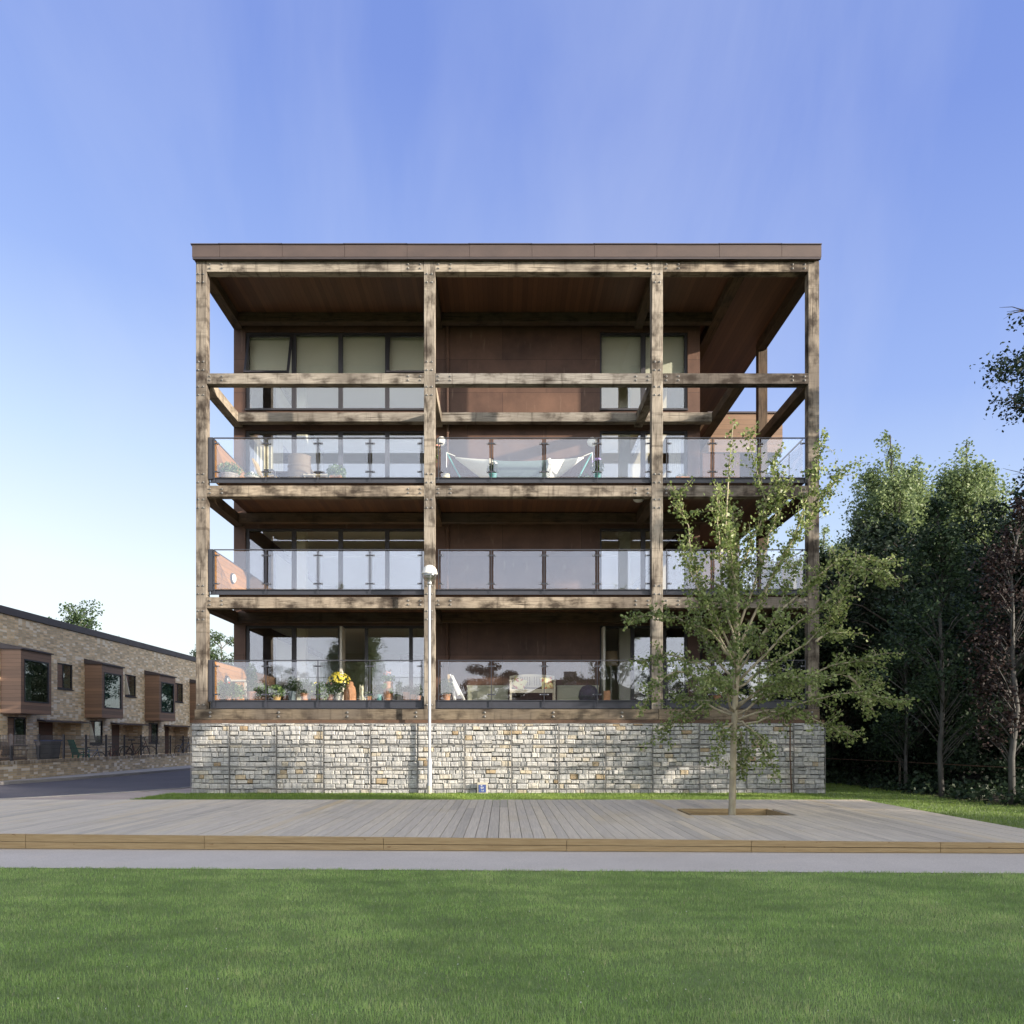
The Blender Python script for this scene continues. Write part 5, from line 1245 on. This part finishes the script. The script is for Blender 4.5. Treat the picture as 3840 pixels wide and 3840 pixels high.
def pillow(x, y, z, w, h, rz, ry, label):
    o = empty('cushion', (x, y, z), label, 'cushion', 'cushions on the pale bench'); m = MB(); n = 10; top = []; bot = []
    for s_, store in ((1, top), (-1, bot)):
        for j in range(n+1):
            for i in range(n+1):
                u, v = i/n*2-1, j/n*2-1; th = .075*max(0, (1-u**4)*(1-v**4))**.6; pin = 1-.06*(1-abs(u*v))
                store.append(m.add([(u*w/2*pin, s_*th, v*h/2*pin+h/2)]))
        for j in range(n):
            for i in range(n): a = store[j*(n+1)+i]; m.face(*( (a, a+1, a+n+2, a+n+1) if s_ < 0 else (a, a+n+1, a+n+2, a+1)))
    me = m.build('cover', M['cushion'], None, smooth=True); me.parent = o; o.rotation_euler = (R(-20), ry, rz)
bxm = BE.location.x
pillow(bxm-.46, 22.22, z1+.43, .40, .36, R(-15), R(22), 'yellow flowered cushion slumped against the bench arm by the folded chair'); pillow(bxm+.45, 22.22, z1+.43, .36, .38, R(12), R(-6), 'pale flowered cushion upright at the bench end by the dark bag')
BG = empty('dark_bag', (X_of(bx(1700), 21.6), 21.6, z1), 'dark crumpled cloth bag behind the baluster', 'bag')
m = MB(); m.lathe([(.05, 0), (.24, .03), (.29, .18), (.26, .34), (.18, .46), (.06, .50)], (BG.location.x-.1, 21.6, z1), 14); m.build('cloth', M['darkcloth'], BG, smooth=True)
TB = empty('clay_block', (X_of(bx(1860), 21.0), 21.0, z1), 'upright orange clay chimney block beside the dark bag', 'clay block')
x = TB.location.x; MB().box(x-.085, x+.085, 20.92, 21.08, z1, z1+.30).build('body', M['terracotta'], TB, bevel=.01); m = MB(); m.lathe([(.05, .301), (.05, .31)], (x, 21, z1), 12); m.build('mouth', M['soilpot'], TB)
FL = empty('floor_lamp', (3.45, 24.6, z1), 'floor lamp with a tan drum shade inside the ground floor room', 'floor lamp')
m = MB(); m.lathe([(.16, 0), (.16, .03), (.03, .05), (.025, 1.35)], (3.45, 24.6, z1), 14); m.build('stand', M['cream'], FL); m = MB(); m.lathe([(.24, 1.32), (.19, 1.78)], (3.45, 24.6, z1), 22); m.build('lamp_shade', M['shade'], FL, smooth=True)
L_(2690, 21.0, z1, 30, .22, .40, 'terracotta', 'yellow flowering plant behind the aspen leaves', n=260, ls=.06, spread=1.7, fl=[dict(n=16, s=.05, m='yellow_petals', at=.7, h=.5)])
WC = garden_chair(M['white']); WC.location = (X_of(2850, 21.5), 21.5, z1); WC.rotation_euler = (0, 0, R(160)); tag(WC, 'white garden chair on the corner balcony behind the aspen', 'chair')
# top balcony
ux = lambda u: 760+u*540/1932
BRP = lambda r, h: [(r*.84, 0), (r*.95, h*.3), (r*1.0, h*.33), (r*1.0, h*.42), (r*.98, h*.43), (r*1.0, h*.8), (r*1.04, h*.81), (r*1.04, h*.9), (r*1.0, h), (r*.9, h), (r*.1, h*.9)]
L_(ux(368), 21.1, z3, 66, .30, .30, 'barrel_wood', 'wooden half barrel planted with a straggly green shrub', leaf='leaf_pot', n=420, ls=.055, spread=1.2, prof=BRP)
bw = L_(ux(672), 21.1, z3, 52, .22, .12, 'stone_pot', 'shallow stone bowl with a small black and white ornament', n=80, ls=.05, spread=1.0)
m = MB(); xx = X_of(ux(665), 21.05); m.lathe([(.02, .20), (.075, .23), (.085, .27), (.05, .31), (.05, .345), (.02, .36)], (xx, 21.05, z3), 12); m.build('ornament', M['white'], bw, smooth=True)
L_(ux(1795), 21.1, z3, 46, .24, .32, 'terracotta', 'bushy plant in a square terracotta tub', leaf='leaf_pot', n=340, ls=.06, spread=1.4, square=True)
WK = empty('wicker_chair', (X_of(ux(1283), 21.6), 21.6, z3), 'high backed wicker armchair seen from behind', 'chair'); x = WK.location.x
def lather(z0, prof, a0=0, a1=2*math.pi, n=20):
    m = MB(); rings = []
    for r_, z in prof: rings.append(m.add([(x+r_*math.cos(a0+(a1-a0)*j/n), 21.75+r_*.85*math.sin(a0+(a1-a0)*j/n), z0+z) for j in range(n+1)]))
    for p, q in zip(rings, rings[1:]):
        for j in range(n): m.face(p+j, p+j+1, q+j+1, q+j)
    return m
bk_ = lather(z3, [(.31+(.008 if q % 2 else -.008)+(.02 if q in (14, 15, 27) else 0), .40+q*.0223) for q in range(28)], math.pi*1.0, math.pi*2.0).build('backrest', M['wicker'], WK, smooth=True); sd = bk_.modifiers.new('solid', 'SOLIDIFY'); sd.thickness = .03
lather(z3, [(.31, .30), (.31, .42), (.02, .43)]).build('seat', M['wicker'], WK)
for a in (.8, 2.3, 3.9, 5.5): MB().tube([(x+.28*math.cos(a), 21.75+.24*math.sin(a), z3), (x+.28*math.cos(a), 21.75+.24*math.sin(a), z3+.32)], .022, 6).build('leg', M['wicker'], WK)
m = MB(); m.tube([(x-.31, 21.75, z3+.66), (x-.34, 21.95, z3+.62), (x-.28, 22.1, z3+.45)], .03, 6); m.build('armrest', M['wicker'], WK); m = MB(); m.tube([(x+.31, 21.75, z3+.66), (x+.36, 21.95, z3+.60), (x+.30, 22.1, z3+.45)], .03, 6); m.build('armrest', M['wicker'], WK)
TBL = empty('dining_table', (X_of(ux(1330), 22.4), 22.4, z3), 'dark balcony table behind the wicker chair', 'table'); x = TBL.location.x
MB().box(x-.78, x+.72, 22.1, 22.8, z3+.70, z3+.74).build('table_top', M['oak_dark'], TBL)
for dx in (-.65, .58):
    for y in (22.2, 22.65): MB().box(x+dx, x+dx+.06, y, y+.06, z3, z3+.70).build('leg', M['oak_dark'], TBL)
for i, (u, lab2) in enumerate(((1450, 'small pale wooden stool beside the wicker chair'), (1620, 'pale wooden stool nearer the square terracotta tub'))):
    s = empty('stool', (X_of(ux(u), 21.6), 21.6, z3), lab2, 'stool', 'stools on the top balcony'); x = s.location.x
    MB().box(x-.17, x+.17, 21.45, 21.8, z3+.40, z3+.44).build('seat', M['teak'], s)
    for dx in (-.15, .11):
        for y in (21.47, 21.74): MB().box(x+dx, x+dx+.04, y, y+.04, z3, z3+.40).build('leg', M['teak'], s)
CC = empty('cantilever_chair', (X_of(ux(860), 21.5), 21.5, z3), 'sling chair with curved steel tube arms and orange wood seat', 'chair'); x = CC.location.x
for y in (21.3, 21.75):
    MB().tube([(x-.02, y, z3+.50), (x+.22, y, z3+.50), (x+.29, y, z3+.44), (x+.30, y, z3+.10), (x+.33, y, z3+.02), (x+.55, y, z3+.03)], .018, 7).build('tube_frame', M['steel'], CC)
MB().hexa([(x-.12, 21.3, z3+.28), (x+.28, 21.3, z3+.34), (x+.28, 21.75, z3+.34), (x-.12, 21.75, z3+.28), (x-.12, 21.3, z3+.31), (x+.28, 21.3, z3+.37), (x+.28, 21.75, z3+.37), (x-.12, 21.75, z3+.31)]).build('seat', M['pine'], CC)
MB().hexa([(x-.16, 21.3, z3+.28), (x-.11, 21.3, z3+.28), (x-.11, 21.75, z3+.28), (x-.16, 21.75, z3+.28), (x-.36, 21.3, z3+.82), (x-.31, 21.3, z3+.82), (x-.31, 21.75, z3+.82), (x-.36, 21.75, z3+.82)]).build('backrest', M['pine'], CC)
# hammock
hx = lambda u: 1600+u*700/1932
HM = empty('hammock', (X_of(hx(950), 21.8), 21.8, z3), 'white cloth hammock with tasselled edges slung on a teal stand', 'hammock')
xa, xb = X_of(hx(205), 21.8), X_of(hx(1715), 21.8); zt = Z_of(1600+268*.3623, 21.8)
m = MB(); n = 48; mm = 12; ids = []
def hz(s):
    t = (s-.06)/.88; q = 1-(2*s-1)**2; rr = min(1, min(t, 1-t)/.27); ze = zt-.05-.36*q; return ze, ze-.02-.52*rr
for i in range(n+1):
    s = .06+.88*i/n; x = xa+(xb-xa)*s; ze, zb = hz(s); w = .02+.43*min(1, min(i/n, 1-i/n)/.27)
    for j in range(mm+1):
        v = j/mm*2-1; ids.append(m.add([(x+.01*math.sin(j*5), 21.8+w*v, zb+(ze-zb)*v*v+.006*math.sin(j*7+i*.3))]))
for i in range(n):
    m.cur = 1 if 13 <= i < 35 else 0
    for j in range(mm): a = ids[i*(mm+1)+j]; m.face(a, a+1, a+mm+2, a+mm+1)
o = m.build('cloth', [M['linen'], M['hamgreen']], HM, smooth=True); s_ = o.modifiers.new('solid', 'SOLIDIFY'); s_.thickness = .008
for i in (13, 35):
    fr = MB(); s = .06+.88*i/n; x = xa+(xb-xa)*s; ze, zb = hz(s)
    for k in range(15): z = ze+.02-(ze-zb+.04)*k/14; fr.tube([(x+.03*math.sin(k*.5), 21.33, z), (x+(.07 if i < 20 else -.07)+.03*math.sin(k*.5), 21.31, z-.05)], .012, 4)
    fr.tube([(x, 21.345, ze+.02), (x+.03, 21.33, (ze+zb)/2), (x, 21.345, zb-.02)], .025, 5); fr.build('fringe', M['linen'], HM)
for x0, x1, zz_ in ((xa, xa+(xb-xa)*.06, 0), (xb, xb-(xb-xa)*.06, 0)): MB().tube([(x0, 21.8, zt), (x1, 21.8, zt-.10)], .012, 6).build('rope', M['linen'], HM)
for x0, s in ((xa, 1), (xb, -1)):
    MB().tube([(x0, 21.85, zt+.02), (x0+s*.62, 21.85, z3+.03)], .022, 8).build('stand_arm', M['tealpaint'], HM); MB().tube([(x0, 21.80, zt), (x0, 21.80, zt-.42)], .010, 6).build('hanging_cord', M['white'], HM)
MB().tube([(xa+.62, 21.85, z3+.03), (xb-.62, 21.85, z3+.03)], .022, 8).build('stand_base', M['tealpaint'], HM)
L_(hx(200), 21.0, z3, 34, .27, .04, 'cream_glaze', 'cream stoneware jar below the hammock end', n=0, cat='jar', prof=lambda r, h: [(r*.7, 0), (r*1.0, h*.3), (r*1.0, h*.6), (r*.8, h*.85), (r*.86, h), (r*.7, h), (r*.1, h*.9)])
L_(hx(685), 20.85, z3, 30, .23, .30, 'teal_glaze', 'teal bucket pot with violet flowers near the hammock fringe', leaf='leaf_mid', n=260, ls=.05, spread=1.3, fl=[dict(n=10, s=.035, m='white_petals', at=.9, h=.2)])
L_(hx(1765), 20.85, z3, 30, .23, .38, 'teal_glaze', 'teal bucket pot with violet flowers at the far end of the hammock', leaf='leaf_mid', n=300, ls=.05, spread=1.5, fl=[dict(n=16, s=.035, m='violet_petals', at=.9, h=.2)])
L_(hx(1625), 21.2, z3, 22, .08, .28, 'terracotta_dark', 'low pale shrub in front of the hammock stand', n=220, ls=.05, spread=2.4)
HB = empty('hanging_basket', (X_of(1637, 20.9), 20.9, z3+.9), 'hanging basket of small pink flowers on the oak post', 'hanging basket'); x = HB.location.x
m = MB(); m.lathe([(.03, -.14), (.11, -.03), (.12, 0)], (x, 20.9, z3+.9), 12); m.build('basket', M['wicker'], HB); leaves_blob((x, 20.9, z3+.92), .13, .14, 160, .045, M['leaf_pot'], HB); flowers((x, 20.9, z3+.92), .14, .14, 14, .03, M['pink_petals'], HB); leaves_blob((x, 20.9, z3+.74), .06, .18, 80, .04, M['leaf_pot'], HB, 'trailing_foliage')
m = MB(); m.tube([(x, 20.9, z3+.9), (x, 20.9, z3+1.35)], .005, 4); m.build('chain', M['steel'], HB)
TR = empty('window_box', (2557, 0, 0)); bpy.data.objects.remove(TR)
for px, lab2, w in ((2557, 'terracotta trough of small white flowers behind the corner balcony glass', 50), (2735, 'low terracotta trough farther along the corner balcony', 44)):
    x = X_of(px, 21.0); o = empty('plant_trough', (x, 21, z3), lab2, 'plant trough', 'troughs on the corner balcony'); h = w/2*21/F
    MB().hexa([(x-h*.9, 20.9, z3), (x+h*.9, 20.9, z3), (x+h*.9, 21.1, z3), (x-h*.9, 21.1, z3), (x-h, 20.88, z3+.18), (x+h, 20.88, z3+.18), (x+h, 21.12, z3+.18), (x-h, 21.12, z3+.18)]).build('trough', M['terracotta'], o)
    leaves_blob((x, 21, z3+.2), h*.95, .09, 160, .04, M['leaf_pot'], o, ry=.1); flowers((x, 21, z3+.2), h*.9, .1, 8, .02, M['white_petals'], o)
BB = empty('covered_barbecue', (X_of(2900, 23.4), 23.4, z3), 'barbecue under a dark fabric cover at the corner of the top balcony', 'barbecue'); x = BB.location.x
m = MB(); m.lathe([(.36, .12), (.40, .4), (.42, .78), (.36, .95), (.2, 1.05), (.05, 1.08)], (x, 23.4, z3), 16); m.build('cover', M['darkcloth'], BB, smooth=True)
for dx in (-.2, .2): MB().tube([(x+dx, 23.4, z3), (x+dx, 23.4, z3+.14)], .02, 6).build('leg', M['steel'], BB)
